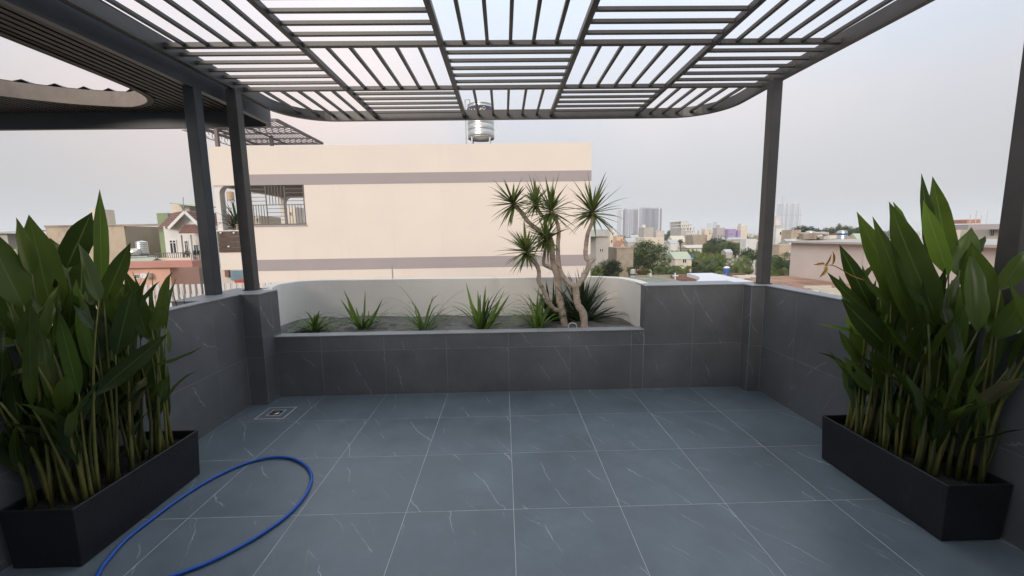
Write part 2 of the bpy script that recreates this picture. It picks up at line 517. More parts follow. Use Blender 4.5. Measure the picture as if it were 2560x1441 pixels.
ci.build('inner_rim', mat('brushed_steel_trim', (0.55, 0.55, 0.56), 0.45, 0.3), d, bevel=0.001)
MB().box(c0[0] + .01, c1[0] - .01, c0[1] + .01, c1[1] - .01, 0.002, 0.0045).build('sump', BLACKB, d)
MB().lathe((-2.03, 3.49, 0.004), [(0.034, 0), (0.034, 0.004), (0.028, 0.007), (0.012, 0.008), (0.002, 0.008)], 20).build('cap', INOX, d, smooth=True)

Z1 = 0.447                                      # wall joint
def coping(parent, x0, x1, y0, y1, z, m=COPE):
    return MB().box(x0, x1, y0, y1, z, z + 0.012).build('coping', m, parent, bevel=0.003)

# left parapet with its pilaster
pl = thing('parapet_wall', 'grey marble-tiled parapet wall on the side with two posts and the floor drain', 'parapet', (XL, 1.7, 0))
LTOP = TOP - 0.012
b = MB()
b.box(XL - 0.075, XL - T, YB, 3.33, -0.4, LTOP)
b.box(XL - 0.32, XL - T, 3.3301, 4.15, -0.4, LTOP)
b.build('core', GROUT, pl)
tile_face(pl, (XL - T, YB, 0), (0, 1, 0), (0, 0, 1), [v - YB for v in cuts(YB, 3.69, TY0)], [0, Z1, LTOP], WALL_T)
MB().box(XL + 0.0005, -2.205 - T, 3.69 + T, 4.0, -0.1, LTOP).build('pilaster_core', GROUT, pl)
tile_face(pl, (XL + 0.002, 3.69 + T, 0), (1, 0, 0), (0, 0, 1), [0, 0.163], [0, Z1, 0.645, LTOP], WALL_T)
tile_face(pl, (-2.205 - T, 3.69, 0), (0, 1, 0), (0, 0, 1), [0.002, 0.187], [0, Z1, LTOP], WALL_T)
tile_face(pl, (-2.205 - T, 3.880, 0), (0, 1, 0), (0, 0, 1), [0.0, 0.12], [0.614, LTOP], WALL_T)
coping(pl, XL - 0.085, XL + 0.006, YB, 3.32, LTOP)
coping(pl, XL - 0.33, XL + 0.006, 3.322, 3.68, LTOP)
coping(pl, XL + 0.0065, -2.197, 3.682, 3.985, LTOP)
coping(pl, XL - 0.33, XL + 0.006, 3.682, 4.16, LTOP)
for yy in (3.34,):
    MB().box(XL - 0.34, XL - 0.02, yy - 0.36, yy - 0.02, 0.70, 0.985).build('outer_ledge', COPE, pl, bevel=0.004)

# right parapet with its pilaster
pr = thing('parapet_wall', 'grey marble-tiled parapet wall behind the planter box with the heliconia flower', 'parapet', (XR, 1.7, 0))
RTOP = 1.030 - 0.012
MB().box(XR + T, XR + 0.11, YB, 3.99, -0.4, RTOP).build('core', GROUT, pr)
yc = cuts(YB, 3.75, TY0)
tile_face(pr, (XR + T, 3.75, 0), (0, -1, 0), (0, 0, 1), [3.75 - v for v in reversed(yc)], [0, Z1, RTOP], WALL_T)
MB().box(2.31 + T, XR - 0.0005, 3.75 + T, YF - 0.0, -0.1, RTOP).build('pilaster_core', GROUT, pr)
tile_face(pr, (2.31, 3.75 + T, 0), (1, 0, 0), (0, 0, 1), [0.002, 0.122], [0, Z1, RTOP], WALL_T)
tile_face(pr, (2.31 + T, YF, 0), (0, -1, 0), (0, 0, 1), [0.002, 0.125], [0, Z1, RTOP], WALL_T)
coping(pr, XR - 0.006, XR + 0.125, YB, 3.738, RTOP)
coping(pr, 2.302, XR + 0.125, 3.74, 4.02, RTOP)

# front parapet: tall section right of the planter
pf = thing('parapet_wall', 'tall grey tiled parapet section between the planter opening and the steel corner post', 'parapet', (1.83, YF, 0))
XE = 1.352
MB().box(XE + 0.006, 2.31 + T, YF + T, 4.02, -0.4, RTOP).build('core', GROUT, pf)
xc = cuts(XE, 2.31, TX0)
tile_face(pf, (0, YF + T, 0), (1, 0, 0), (0, 0, 1), xc, [0, Z1, RTOP], WALL_T)
tile_face(pf, (XE + 0.006, 4.02, 0), (0, -1, 0), (0, 0, 1), [0.0, 0.137], [0.60, RTOP], WALL_T)
coping(pf, XE - 0.004, 2.30, YF - 0.006, 4.15, RTOP)

# low planter wall, planter trough
pp = thing('raised_planter', 'long built-in planter with low grey tiled front and curved white back wall', 'planter', (-0.4, 4.3, 0))
LOW = 0.590
MB().box(-2.205, XE + 0.004, YF + T, 3.98, -0.4, LOW).build('core', GROUT, pp)
tile_face(pp, (0, YF + T, 0), (1, 0, 0), (0, 0, 1), cuts(-2.203, XE - 0.002, TX0), [0, Z1, LOW], WALL_T)
cc = cuts(-2.20, XE, 0.33, 0.9)
for a0, a1 in zip(cc, cc[1:]):
    coping(pp, a0 + 0.001, a1 - 0.001, YF - 0.008, 4.0, LOW)
def smooth_path(pts, n=6):
    out = []
    P = [Vector(p) for p in pts]
    for i in range(len(P) - 1):
        p0, p1, p2, p3 = P[max(i - 1, 0)], P[i], P[i + 1], P[min(i + 2, len(P) - 1)]
        for k in range(n):
            t = k / n
            out.append(0.5 * ((2 * p1) + (p2 - p0) * t + (2 * p0 - 5 * p1 + 4 * p2 - p3) * t * t + (3 * p1 - p0 - 3 * p2 + p3) * t ** 3))
    out.append(P[-1])
    return out
inner = smooth_path([(-2.215, 3.99), (-2.33, 4.12), (-2.44, 4.40), (-2.45, 4.62), (-2.38, 4.80), (-2.22, 4.87), (-1.7, 4.86), (-0.5, 4.80), (0.6, 4.74), (0.98, 4.71), (1.15, 4.66), (1.28, 4.53), (1.34, 4.30), (XE, 4.02)], 5)
def offset(path, d):
    r = []
    for i, p in enumerate(path):
        t = (path[min(i + 1, len(path) - 1)] - path[max(i - 1, 0)]).normalized()
        r.append(p + Vector((-t.y, t.x)) * d)
    return r
outer = offset(inner, 0.085)
b = MB()
n = len(inner)
ztop = [1.036 - 0.004 * math.sin(i * 0.9) * 0.3 for i in range(n)]
vs = []
for i in range(n):
    vs += [(*inner[i], -0.4), (*inner[i], ztop[i] - 0.006), (*(inner[i] * 0.93 + outer[i] * 0.07), ztop[i]), (*outer[i], ztop[i]), (*outer[i], -0.4)]
fs = []
for i in range(n - 1):
    for k in range(4):
        fs.append((i * 5 + k, i * 5 + k + 1, (i + 1) * 5 + k + 1, (i + 1) * 5 + k))
fs += [(0, 1, 2, 3, 4), tuple(reversed([(n - 1) * 5 + k for k in range(5)]))]
b.add(vs, fs)
b.build('back_wall', WHITE, pp, smooth=False)
# soil
b = MB()
rows = 7
for i in range(n):
    f0 = Vector((min(max(inner[i].x, -2.2), XE - 0.005), 3.985))
    for k in range(rows):
        p = f0.lerp(inner[i] + (outer[i] - inner[i]) * 0.1, k / (rows - 1))
        z = 0.555 + 0.03 * (mnoise.noise(Vector((p.x * 4, p.y * 4, 1))) ) + 0.035 * (k / (rows - 1)) ** 2 * (1 + 0.7 * mnoise.noise(Vector((p.x * 3, 7, 2))))
        b.v.append((p.x, p.y, z))
for i in range(n - 1):
    for k in range(rows - 1):
        a = i * rows + k
        b.f.append([a, a + rows, a + rows + 1, a + 1]); b.mi.append(0)
b.build('soil', SOIL, pp, smooth=True)

b = MB()
for i in range(90):
    xx = random.uniform(-2.2, 1.3); yy = random.uniform(4.02, 4.6)
    a_ = random.uniform(0, 6.28); L_ = random.uniform(.02, .07)
    c_ = Vector((xx, yy, .60)); d_ = Vector((math.cos(a_), math.sin(a_), random.uniform(-.2, .2))) * L_
    w_ = Vector((-math.sin(a_), math.cos(a_), 0)) * L_ * random.uniform(.1, .3)
    z_ = 0.562 + 0.03 * mnoise.noise(Vector((xx * 4, yy * 4, 1))) + .012
    c_.z = z_
    b.add([c_ - d_, c_ - w_ + Vector((0, 0, .005)), c_ + d_, c_ + w_], [(0, 1, 2, 3)])
b.build('leaf_litter', mat('dead_leaf', (0.17, 0.12, 0.07), 0.9, var=.5, vs=30), pp, kind='stuff')
# house behind the terrace, whose wall shades it
HM = mat('house_wall_paint', (0.55, 0.53, 0.50), 0.8, var=0.05)
hs = thing('house', 'grey house whose glazed wall closes the terrace behind', 'house', (0, -3, 0))
b = MB()
b.box(-7.0, -1.8, -6.0, YB - 0.002, GZ, 2.6); b.box(1.8, 5.5, -6.0, YB - 0.002, GZ, 2.6)
b.box(-1.8, 1.8, -6.0, YB - 0.002, 2.35, 2.6); b.box(-1.8, 1.8, -6.0, -0.8, GZ, 2.35)
b.box(-2.6, 2.5, YB + .002, 4.9, GZ, -0.405)
b.build('wall', HM, hs)
for x in (-1.75, -0.87, 0.01, 0.89):
    dd = MB().box(x, x + 0.86, -0.7, -0.64, 0.0, 2.34).build('door', STEEL, hs)
    MB().box(x + 0.07, x + 0.79, -0.638, -0.63, 0.1, 2.25).build('pane', mat('pale_bounce_pane', (0.42, 0.40, 0.37), 0.8), dd)  # unseen door panes made pale to bounce light back over the terrace

# ================================================================== PERGOLA
pg = thing('pergola', 'charcoal steel pergola of checkered slat panels with rounded front corners', 'pergola', (0, 2.2, 2.88))
ZB, ZT = 2.88, 2.985
def xl(y): return -2.465 - 0.02 * max(0, 3.9 - y)
def xr(y): return 2.565 + 0.035 * max(0, 3.9 - y)
RC = 0.56
YO = 5.06
path = [(xl(YB), YB), (xl(1.5), 1.5), (xl(2.9), 2.9), (xl(3.9), 3.9)]
cl_ = (-2.465 + RC, YO - RC); cr_ = (2.565 - RC, YO - RC)
for k in range(13):
    a = math.pi - math.pi / 2 * k / 12
    path.append((cl_[0] + RC * math.cos(a), cl_[1] + RC * math.sin(a)))
for k in range(13):
    a = math.pi / 2 - math.pi / 2 * k / 12
    path.append((cr_[0] + RC * math.cos(a), cr_[1] + RC * math.sin(a)))
path += [(xr(3.9), 3.9), (xr(2.9), 2.9), (xr(1.5), 1.5), (xr(YB), YB)]
P2 = [Vector(p) for p in path]
In = offset(P2, -0.05)
b = MB()
for i in range(len(P2)):
    b.v += [(*P2[i], ZB), (*P2[i], ZT), (*In[i], ZT), (*In[i], ZB)]
for i in range(len(P2) - 1):
    for k in range(4):
        b.f.append([i * 4 + k, i * 4 + (k + 1) % 4, (i + 1) * 4 + (k + 1) % 4, (i + 1) * 4 + k]); b.mi.append(0)
b.build('frame_beam', STEEL, pg)
def yfront(x):
    lo, hi = -2.415, 2.515
    if x < cl_[0]:
        return cl_[1] + math.sqrt(max(0, (RC - 0.05) ** 2 - (x - cl_[0]) ** 2))
    if x > cr_[0]:
        return cr_[1] + math.sqrt(max(0, (RC - 0.05) ** 2 - (x - cr_[0]) ** 2))
    return YO - 0.05
DIV = [-1.455, -0.43, 0.585, 1.595]
CROSS = [4.125, 3.225, 2.325, 1.425, 0.525]
for x in DIV:
    MB().box(x - 0.020, x + 0.020, YB, yfront(x) + 0.01, 2.906, 2.948).build('divider', STEEL, pg, bevel=0.002)
ex = [None] + DIV + [None]
for y in CROSS:
    for i in range(5):
        x0 = xl(y) + 0.045 if i == 0 else DIV[i - 1] + 0.0225
        x1 = xr(y) - 0.045 if i == 4 else DIV[i] - 0.0225
        MB().box(x0, x1, y - 0.019, y + 0.019, 2.910, 2.945).build('crossbar', STEEL, pg, bevel=0.002)
SZ0, SZ1, SW = 2.918, 2.943, 0.025
bands = [(4.125, None), (3.225, 4.125), (2.325, 3.225), (1.425, 2.325), (0.525, 1.425), (YB, 0.525)]
for bi, (y0, y1) in enumerate(bands):
    for ci_ in range(5):
        vert = (bi + ci_) % 2 == 0
        xa = xl(max(y0, 0)) + 0.045 if ci_ == 0 else DIV[ci_ - 1]
        xb = xr(max(y0, 0)) - 0.045 if ci_ == 4 else DIV[ci_]
        if vert:
            for k in range(1, 6):
                x = xa + (xb - xa) * k / 6
                if ci_ in (1, 2, 3):
                    x = DIV[ci_ - 1] + (DIV[ci_] - DIV[ci_ - 1]) * k / 6
                ye = (yfront(x) if y1 is None else y1 - 0.02)
                ys_ = y0 + 0.0215
                if ye - ys_ > 0.05:
                    MB().box(x - SW / 2, x + SW / 2, ys_, ye + (0.01 if y1 is None else 0), SZ0, SZ1).build('slat', STEEL, pg, bevel=0.002)
        else:
            yy1 = (YO - 0.03) if y1 is None else y1
            for k in range(1, 6):
                y = y0 + (yy1 - y0) * k / 6
                sa = 0.0225 if ci_ else 0.0
                sb = 0.0225 if ci_ < 4 else 0.0
                MB().box(xa + sa, xb - sb, y - SW / 2, y + SW / 2, SZ0, SZ1).build('slat', STEEL, pg, bevel=0.002)
for x in DIV:
    for y in CROSS[:3] + [YO - 0.05]:
        wx, wy = x + random.uniform(-.012, .012), y - 0.019 + random.uniform(-.006, .006)
        MB().lathe((wx, wy, 2.9035), [(0.004, 0), (0.009, 0.0012), (0.010, 0.003)], 8).build('weld', RUST, pg)
def post(parent, x0, x1, y0, y1, z0, z1, m, foot=True):
    p = MB().box(x0, x1, y0, y1, z0, z1).build('post', m, parent, bevel=0.004)
    if foot:
        MB().box(x0 - 0.012, x1 + 0.012, y0 - 0.012, y1 + 0.012, z0, z0 + 0.007).build('base_plate', RUST, p)
    return p
post(pg, -2.488, -2.395, 3.945, 4.04, TOP, ZB, STEEL)
post(pg, 2.428, 2.516, 3.80, 3.89, 1.03, ZB, STEEL)
post(pg, 2.438, 2.53, 1.90, 1.99, 1.03, ZB, STEEL)
post(pg, 2.42, 2.512, 0.0, 0.09, 1.03, ZB, STEEL)

# ================================================================== ROUND-CUT CANOPY (left)
cn = thing('canopy', 'dark slatted canopy with a rounded opening and corrugated roof', 'canopy', (-4, 3, 2.78))
OP = smooth_path([(-3.43, 2.2), (-3.43, 3.1), (-3.435, 3.8), (-3.46, 4.17), (-3.53, 4.37), (-3.66, 4.51), (-3.83, 4.60), (-3.98, 4.62), (-4.34, 4.53), (-4.6, 4.40), (-4.82, 4.25),
                  (-5.2, 3.9), (-5.45, 3.4), (-5.5, 2.8), (-5.3, 2.1), (-4.9, 1.6), (-4.4, 1.4), (-3.9, 1.5), (-3.55, 1.8), (-3.43, 2.2)], 4)[:-1]
def op_span(x, grow=0.0):
    ys_ = []
    c = Vector((-4.4, 3.1))
    pts = [c + (p - c) * (1 + grow) for p in OP]
    for i in range(len(pts)):
        a, d_ = pts[i], pts[(i + 1) % len(pts)]
        if (a.x - x) * (d_.x - x) < 0:
            ys_.append(a.y + (d_.y - a.y) * (x - a.x) / (d_.x - a.x))
    return (min(ys_), max(ys_)) if len(ys_) >= 2 else None
CX0, CX1, CY0, CY1 = -8.0, -2.54, YB, 4.93
def xf(y): return CX1 - 0.03 * max(0, 4.0 - y)
# fascia band with rounded nose
fp = [(xf(CY0), CY0), (xf(2.2), 2.2), (xf(3.0), 3.0), (CX1, 4.0), (CX1, 4.70)]
for k in range(1, 9):
    a = math.pi / 2 * k / 8
    fp.append((CX1 - 0.2 + 0.2 * math.cos(a), 4.73 + 0.2 * math.sin(a)))
fp += [(-4.5, CY1), (CX0, CY1)]
fo = [Vector(p) for p in fp]
fi = offset(fo, 0.05)
b = MB()
FZ0, FZ1 = 2.785, 3.02
for i in range(len(fo)):
    b.v += [(*fo[i], FZ0), (*fi[i], FZ0), (*fi[i], FZ1), (*fo[i], FZ1)]
for i in range(len(fo) - 1):
    for k in range(4):
        b.f.append([i * 4 + k, (i + 1) * 4 + k, (i + 1) * 4 + (k + 1) % 4, i * 4 + (k + 1) % 4]); b.mi.append(0)
b.build('fascia', STEEL2, cn)
# soffit board and slats
SOZ = 2.955
def strips(x0, x1, step, z, dz=0.0, grow=0.0, prof=None):
    b = MB()
    x = x0
    k = 0
    def spans(xx):
        s_ = op_span(xx, grow)
        ymax = CY1 - 0.06
        return [(CY0, ymax)] if s_ is None else [(CY0, s_[0]), (s_[1], ymax)]
    while x < x1 - 1e-6:
        xe = min(x + step, x1)
        A, B = spans(x + 1e-4), spans(xe - 1e-4)
        if len(A) != len(B):
            A = B = (A if len(A) == 1 else B)
            if len(A) == 2 and abs(A[0][1] - A[1][0]) < 0.35:
                A = B = [(CY0, CY1 - 0.06)]
        za, zb = (z, z) if prof is None else (z + prof(x), z + prof(xe))
        for (a0, a1), (b0, b1) in zip(A, B):
            if dz:
                vs = [(x, a0, za), (xe, b0, zb), (xe, b1, zb), (x, a1, za), (x, a0, za + dz), (xe, b0, zb + dz), (xe, b1, zb + dz), (x, a1, za + dz)]
                b.add(vs, [(0, 3, 2, 1), (4, 5, 6, 7), (0, 1, 5, 4), (1, 2, 6, 5), (2, 3, 7, 6), (3, 0, 4, 7)])
            else:
                b.add([(x, a0, za), (xe, b0, zb), (xe, b1, zb), (x, a1, za)], [(0, 1, 2, 3)])
        x = xe; k += 1
    return b
strips(-7.95, -2.60, 0.04, SOZ + 0.018, 0.006).build('soffit_board', BLACKB, cn)
x = -2.64
while x > -6.3:
    s_ = op_span(x, 0.035)
    sp_ = [(CY0 + 0.02, CY1 - 0.07)] if s_ is None else [(CY0 + 0.02, s_[0]), (s_[1], CY1 - 0.07)]
    for y0, y1 in sp_:
        if y1 - y0 > 0.05:
            MB().box(x - 0.023, x + 0.023, y0, y1, SOZ - 0.004, SOZ + 0.0175).build('soffit_slat', DARKRIB, cn)
    x -= 0.072
# opening lining and trim ring
LIN = mat('opening_lining', (0.22, 0.185, 0.16), 0.7, var=0.2, vs=4, stain=((0.16, 0.09, 0.06), (6, 6, 3), 0.6))
def ring(pts, d0, d1, z0, z1, name, m):
    b = MB()
    c = Vector((-4.4, 3.1))
    A = [p + (p - c).normalized() * d0 for p in pts]; B = [p + (p - c).normalized() * d1 for p in pts]
    k_ = len(pts)
    for i in range(k_):
        b.v += [(*A[i], z0), (*B[i], z0), (*B[i], z1), (*A[i], z1)]
    for i in range(k_):
        j = (i + 1) % k_
        for q in range(4):
            b.f.append([i * 4 + q, i * 4 + (q + 1) % 4, j * 4 + (q + 1) % 4, j * 4 + q]); b.mi.append(0)
    return b.build(name, m, cn)
ring(OP, -0.004, 0.006, SOZ - 0.02, 3.085, 'opening_lining', LIN)
ring(OP, 0.0065, 0.055, SOZ - 0.016, SOZ + 0.012, 'trim_ring', DARKRIB)
def corr(x):
    t = ((x + 8.0) / 0.20) % 1.0
    return 0.028 * max(0.0, min(1.0, (0.16 - abs(t - 0.5)) / 0.07))
ROOFM = mat('corrugated_roof_sheet', (0.10, 0.10, 0.12), 0.5, 0.3, var=0.2, vs=2)
strips(-7.95, -2.60, 0.025, 3.09, 0.003, 0.004, corr).build('corrugated_roof', ROOFM, cn)
post(cn, -2.645, -2.55, 3.64, 3.735, TOP, SOZ - 0.006, STEEL2, foot=False)
post(cn, -7.9, -7.8, 3.64, 3.735, GZ, SOZ - 0.006, STEEL2, foot=False)

# ================================================================== PLANTS ON THE TERRACE
HEL = leaf_mat('heliconia_leaf', (0.028, 0.053, 0.008), (0.085, 0.136, 0.019), 0.26, 0.34, rib=(0.10, 0.16, 0.035))
HELY = leaf_mat('heliconia_young_leaf', (0.080, 0.145, 0.018), (0.14, 0.24, 0.032), 0.36, 0.38, rib=(0.20, 0.28, 0.07))
HELD = leaf_mat('heliconia_dry_leaf', (0.16, 0.13, 0.06), (0.22, 0.20, 0.09), 0.6, 0.3)
STEM = leaf_mat('heliconia_stem', (0.065, 0.075, 0.018), (0.19, 0.185, 0.045), 0.5, 0.05, vs=14)
BRACT = mat('heliconia_bract', (0.42, 0.24, 0.035), 0.45, var=0.5, vs=22)
STRAP = leaf_mat('strap_leaf', (0.070, 0.130, 0.020), (0.17, 0.28, 0.045), 0.4, 0.35)
STRAPD = leaf_mat('dark_strap_leaf', (0.022, 0.042, 0.014), (0.050, 0.082, 0.024), 0.4, 0.2)
DRAC = leaf_mat('dracaena_leaf', (0.065, 0.092, 0.022), (0.190, 0.250, 0.062), 0.4, 0.25)
BARK = mat('dracaena_bark', (0.43, 0.345, 0.28), 0.85, var=0.35, vs=14, bump=0.9, bs=45,
           stain=((0.13, 0.095, 0.07), (9, 9, 30), 0.55), coord='World')

def blade(base, tip, width, nrm, bow=0.0, fold=0.25, wave=0.0, segs=8, shape='lance', twist=0.0, droop=0.0):
    """a leaf surface from base to tip; bow lifts the middle along nrm, droop bends it sideways/down"""
    base, tip, nrm = Vector(base), Vector(tip), Vector(nrm)
    ax = tip - base; L = ax.length
    a = ax / L
    nrm = (nrm - a * nrm.dot(a)).normalized()
    side = a.cross(nrm).normalized()
    b = MB(); b.uv = []
    ph = random.uniform(0, 6.28); fq = random.uniform(7, 13)
    for i in range(segs + 1):
        t = i / segs
        if shape == 'lance':
            wd = math.sin(math.pi / 2 * t / 0.30) ** 0.8 if t < 0.30 else (1.0 - 0.06 * (t - .3) / .25 if t < 0.55 else 0.94 * max(0.0, math.cos(math.pi / 2 * (t - 0.55) / 0.45)) ** 1.15)
            wd = max(wd, 0.06) if t < 0.5 else max(wd, 0.006)
        elif shape == 'sword':
            wd = min(1, 0.45 + t * 2.2) * (1 - t ** 2.6) + 0.01
        else:
            wd = (1 - t ** 1.8) * (0.6 + 0.4 * min(1, t * 4)) + 0.01
        h = width / 2 * wd
        c = base + ax * t + nrm * (bow * L * 4 * t * (1 - t)) + Vector((0, 0, -droop * L * t * t))
        th = twist * (t - 0.3)
        s2 = side * math.cos(th) + nrm * math.sin(th)
        n2 = nrm * math.cos(th) - side * math.sin(th)
        wv = wave * width * (math.sin(t * fq + ph) + 0.6 * math.sin(t * fq * 2.3 + 2 * ph))
        for q, u in ((-1, -1), (-0.5, -0.5), (0, 0), (0.5, 0.5), (1, 1)):
            lift = abs(q) * fold * h - (fold * 0.35 * h if abs(q) == 1 else 0)
            b.v.append(tuple(c + s2 * (q * h) + n2 * (lift + (wv * (1 if q > 0 else 0.55) if abs(q) == 1 else wv * 0.25))))
            b.uv.append((u * wd if False else u, t))
    for i in range(segs):
        for k in range(4):
            p = i * 5 + k
            b.f.append([p, p + 1, p + 6, p + 5]); b.mi.append(0)
    return b
def blade2(base, dirv, L, width, curl, segs=7, fold=0.3, endup=None):
    """narrow strap leaf that starts along dirv and arches over by gravity"""
    p = Vector(base); d = Vector(dirv).normalized()
    b = MB(); b.uv = []
    st = L / segs
    for i in range(segs + 1):
        t = i / segs
        sd = d.cross(Vector((0, 0, 1)))
        if sd.length < 0.05:
            sd = Vector((1, 0, 0))
        sd.normalize(); up = sd.cross(d).normalized()
        h = width / 2 * (min(1, 0.55 + 2 * t) * (1 - t ** 2.4) + 0.012)
        b.v += [tuple(p - sd * h + up * h * fold), tuple(p), tuple(p + sd * h + up * h * fold)]
        b.uv += [(-1, t), (0, t), (1, t)]
        p = p + d * st
        d = (d + Vector((0, 0, -curl * (0.4 + t * 1.3) / segs))).normalized()
    for i in range(segs):
        for k in range(2):
            q = i * 3 + k
            b.f.append([q, q + 1, q + 4, q + 3]); b.mi.append(0)
    return b

def planter_box(label, x0, x1, y0, y1):
    t = thing('planter_box', label, 'planter box', ((x0 + x1) / 2, (y0 + y1) / 2, 0), 'black planter boxes with tall heliconias')
    b = MB()
    tk, H, tp = 0.012, 0.302, 0.012
    o0 = [(x0 + tp, y0 + tp), (x1 - tp, y0 + tp), (x1 - tp, y1 - tp), (x0 + tp, y1 - tp)]
    o1 = [(x0, y0), (x1, y0), (x1, y1), (x0, y1)]
    i1 = [(x0 + tk, y0 + tk), (x1 - tk, y0 + tk), (x1 - tk, y1 - tk), (x0 + tk, y1 - tk)]
    vs = [(*p, 0.003) for p in o0] + [(*p, H) for p in o1] + [(*p, H) for p in i1] + [(*p, H - 0.09) for p in i1]
    fs = [(3, 2, 1, 0)]
    for lv in range(3):
        for k in range(4):
            k2 = (k + 1) % 4
            fs.append((lv * 4 + k, lv * 4 + k2, (lv + 1) * 4 + k2, (lv + 1) * 4 + k))
    fs.append((12, 13, 14, 15))
    b.add(vs, fs)
    b.build('box', BLACKP, t, bevel=0.0025)
    b = MB(); nx, ny = 8, 16
    for i in range(nx + 1):
        for j in range(ny + 1):
            x = x0 + tk + (x1 - x0 - 2 * tk) * i / nx; y = y0 + tk + (y1 - y0 - 2 * tk) * j / ny
            b.v.append((x, y, H - 0.055 + 0.02 * mnoise.noise(Vector((x * 14, y * 14, 3)))))
    for i in range(nx):
        for j in range(ny):
            a = i * (ny + 1) + j
            b.f.append([a, a + ny + 1, a + ny + 2, a + 1]); b.mi.append(0)
    b.build('soil', DSOIL, t, smooth=True)
    return t
planter_box('black planter box beside the blue hose', -2.345, -2.005, 1.785, 2.57)
planter_box('black planter box against the wall away from the hose', 2.105, 2.425, 1.78, 2.565)

def heliconia(label, x0, x1, y0, y1, keys, nstem, sgn):
    t = thing('heliconia_clump', label, 'plant', ((x0 + x1) / 2, (y0 + y1) / 2, 0.25), 'tall heliconias in black planter boxes')
    zs = 0.235
    def stem(top, foot=None, r=0.009, bend=0.04):
        if foot is None:
            fx = min(max(top.x + random.uniform(-0.04, 0.04), x0), x1)
            fy = min(max(top.y + random.uniform(-0.05, 0.05), y0), y1)
            foot = Vector((fx, fy, zs))
        k = 6
        pts = []
        off = Vector((random.uniform(-bend, bend), random.uniform(-bend, bend), 0))
        for i in range(k + 1):
            s = i / k
            q = foot.lerp(top, s)
            # rises straight first, then leans out to its leaf
            q = Vector((foot.x + (top.x - foot.x) * s ** 2.2, foot.y + (top.y - foot.y) * s ** 2.2, q.z)) + off * math.sin(math.pi * s) * 0.6
            pts.append(q)
        rs = [r * (1.25 - 0.85 * (i / k)) for i in range(k + 1)]
        MB().tube(pts, rs, 6).build('stem', STEM, t, smooth=True)
    for kx in keys:
        (bx, by), (tx, ty), wpx, Y0, Y1 = kx[:5]
        opt = kx[5] if len(kx) > 5 else {}
        B, Tp = at(bx, by, Y=Y0), at(tx, ty, Y=Y1)
        wd = wpx * (Y0 + Y1) / 2 / FPX
        view = (EYE - (B + Tp) / 2).normalized()
        rv = opt.get('rot', random.uniform(-0.35, 0.35))
        ax = (Tp - B).normalized()
        nv = Matrix.Rotation(rv, 3, ax) @ view
        m = {'y': HELY, 'd': HELD}.get(opt.get('m'), HEL)
        blade(B, Tp, 0.74 * wd / max(0.75, math.cos(rv)), nv, bow=opt.get('bow', random.uniform(-0.05, 0.03)), fold=opt.get('fold', random.uniform(0.3, 0.6)),
              wave=opt.get('wave', random.uniform(0.03, 0.09)), twist=opt.get('tw', random.uniform(-0.5, 0.5)), segs=10).build('leaf', m, t, smooth=True)
        if not opt.get('nostem'):
            stem(B + Vector((0, 0, 0.01)), r=0.007)
    canes = []
    for i in range(nstem):
        fx, fy = random.uniform(x0, x1), random.uniform(y0, y1)
        h = random.uniform(0.40, 0.86)
        lean = Vector(((fx - (x0 + x1) / 2) * 0.45 + random.uniform(-0.05, 0.05) - sgn * 0.03, (fy - (y0 + y1) / 2) * 0.22 + random.uniform(-0.06, 0.06), 0))
        top = Vector((fx, fy, zs + h)) + lean
        stem(top, Vector((fx, fy, zs)), random.uniform(0.006, 0.011)); canes.append((Vector((fx, fy, zs)), top))
        for q in range(random.choice((1, 2, 2))):
            ang = random.uniform(0, 6.283)
            out = Vector((math.cos(ang), math.sin(ang), 0))
            tilt = random.uniform(0.06, 0.50)
            dv = (Vector((0, 0, 1)) * math.cos(tilt) + out * math.sin(tilt)).normalized()
            L = random.uniform(0.34, 0.58) * (1 - 0.2 * q)
            base = top - Vector((0, 0, q * random.uniform(0.05, 0.2)))
            tip = base + dv * L
            tip.z = min(tip.z, 1.34 + random.uniform(-0.1, 0.08))
            tip.x = min(max(tip.x, x0 - 0.16), x1 + 0.16)
            nv = (Vector((0, 0, 1)) - out * 0.6 + Vector((random.uniform(-.5, .5), random.uniform(-.5, .5), 0)))
            blade(base, tip, random.uniform(0.045, 0.085), nv, bow=random.uniform(-0.02, 0.08), fold=random.uniform(0.3, 1.0), wave=random.uniform(.04, .1),
                  twist=random.uniform(-0.9, 0.9), segs=8).build('leaf', HEL if random.random() < .88 else HELY, t, smooth=True)
    for i in range(84):                        # older, lower leaves that hide most of the canes
        cf, ct = random.choice(canes); sf = random.uniform(0.22, 0.62)
        base = Vector((cf.x + (ct.x - cf.x) * sf ** 2.2, cf.y + (ct.y - cf.y) * sf ** 2.2, cf.z + (ct.z - cf.z) * sf))
        out = Vector((random.uniform(-1, 1) * 0.8 + sgn * 0.25, random.uniform(-1, 0.7), 0)).normalized()
        tilt = random.uniform(0.15, 0.75)
        dv = (Vector((0, 0, 1)) * math.cos(tilt) + out * math.sin(tilt)).normalized()
        tip = base + dv * random.uniform(0.22, 0.40)
        tip.x = min(max(tip.x, x0 - 0.14), x1 + 0.14)
        nv = Vector((0, 0, 1)) - out * 0.8 + Vector((random.uniform(-.6, .6), random.uniform(-.6, .6), 0))
        dry = random.random() < 0.06
        blade(base, tip, random.uniform(0.036, 0.072), nv, bow=random.uniform(0, 0.12), fold=random.uniform(0.3, 1.1), wave=0.09,
              twist=random.uniform(-1.0, 1.0), droop=random.uniform(0, .15), segs=8).build('leaf', HELD if dry else HEL, t, smooth=True)
    return t
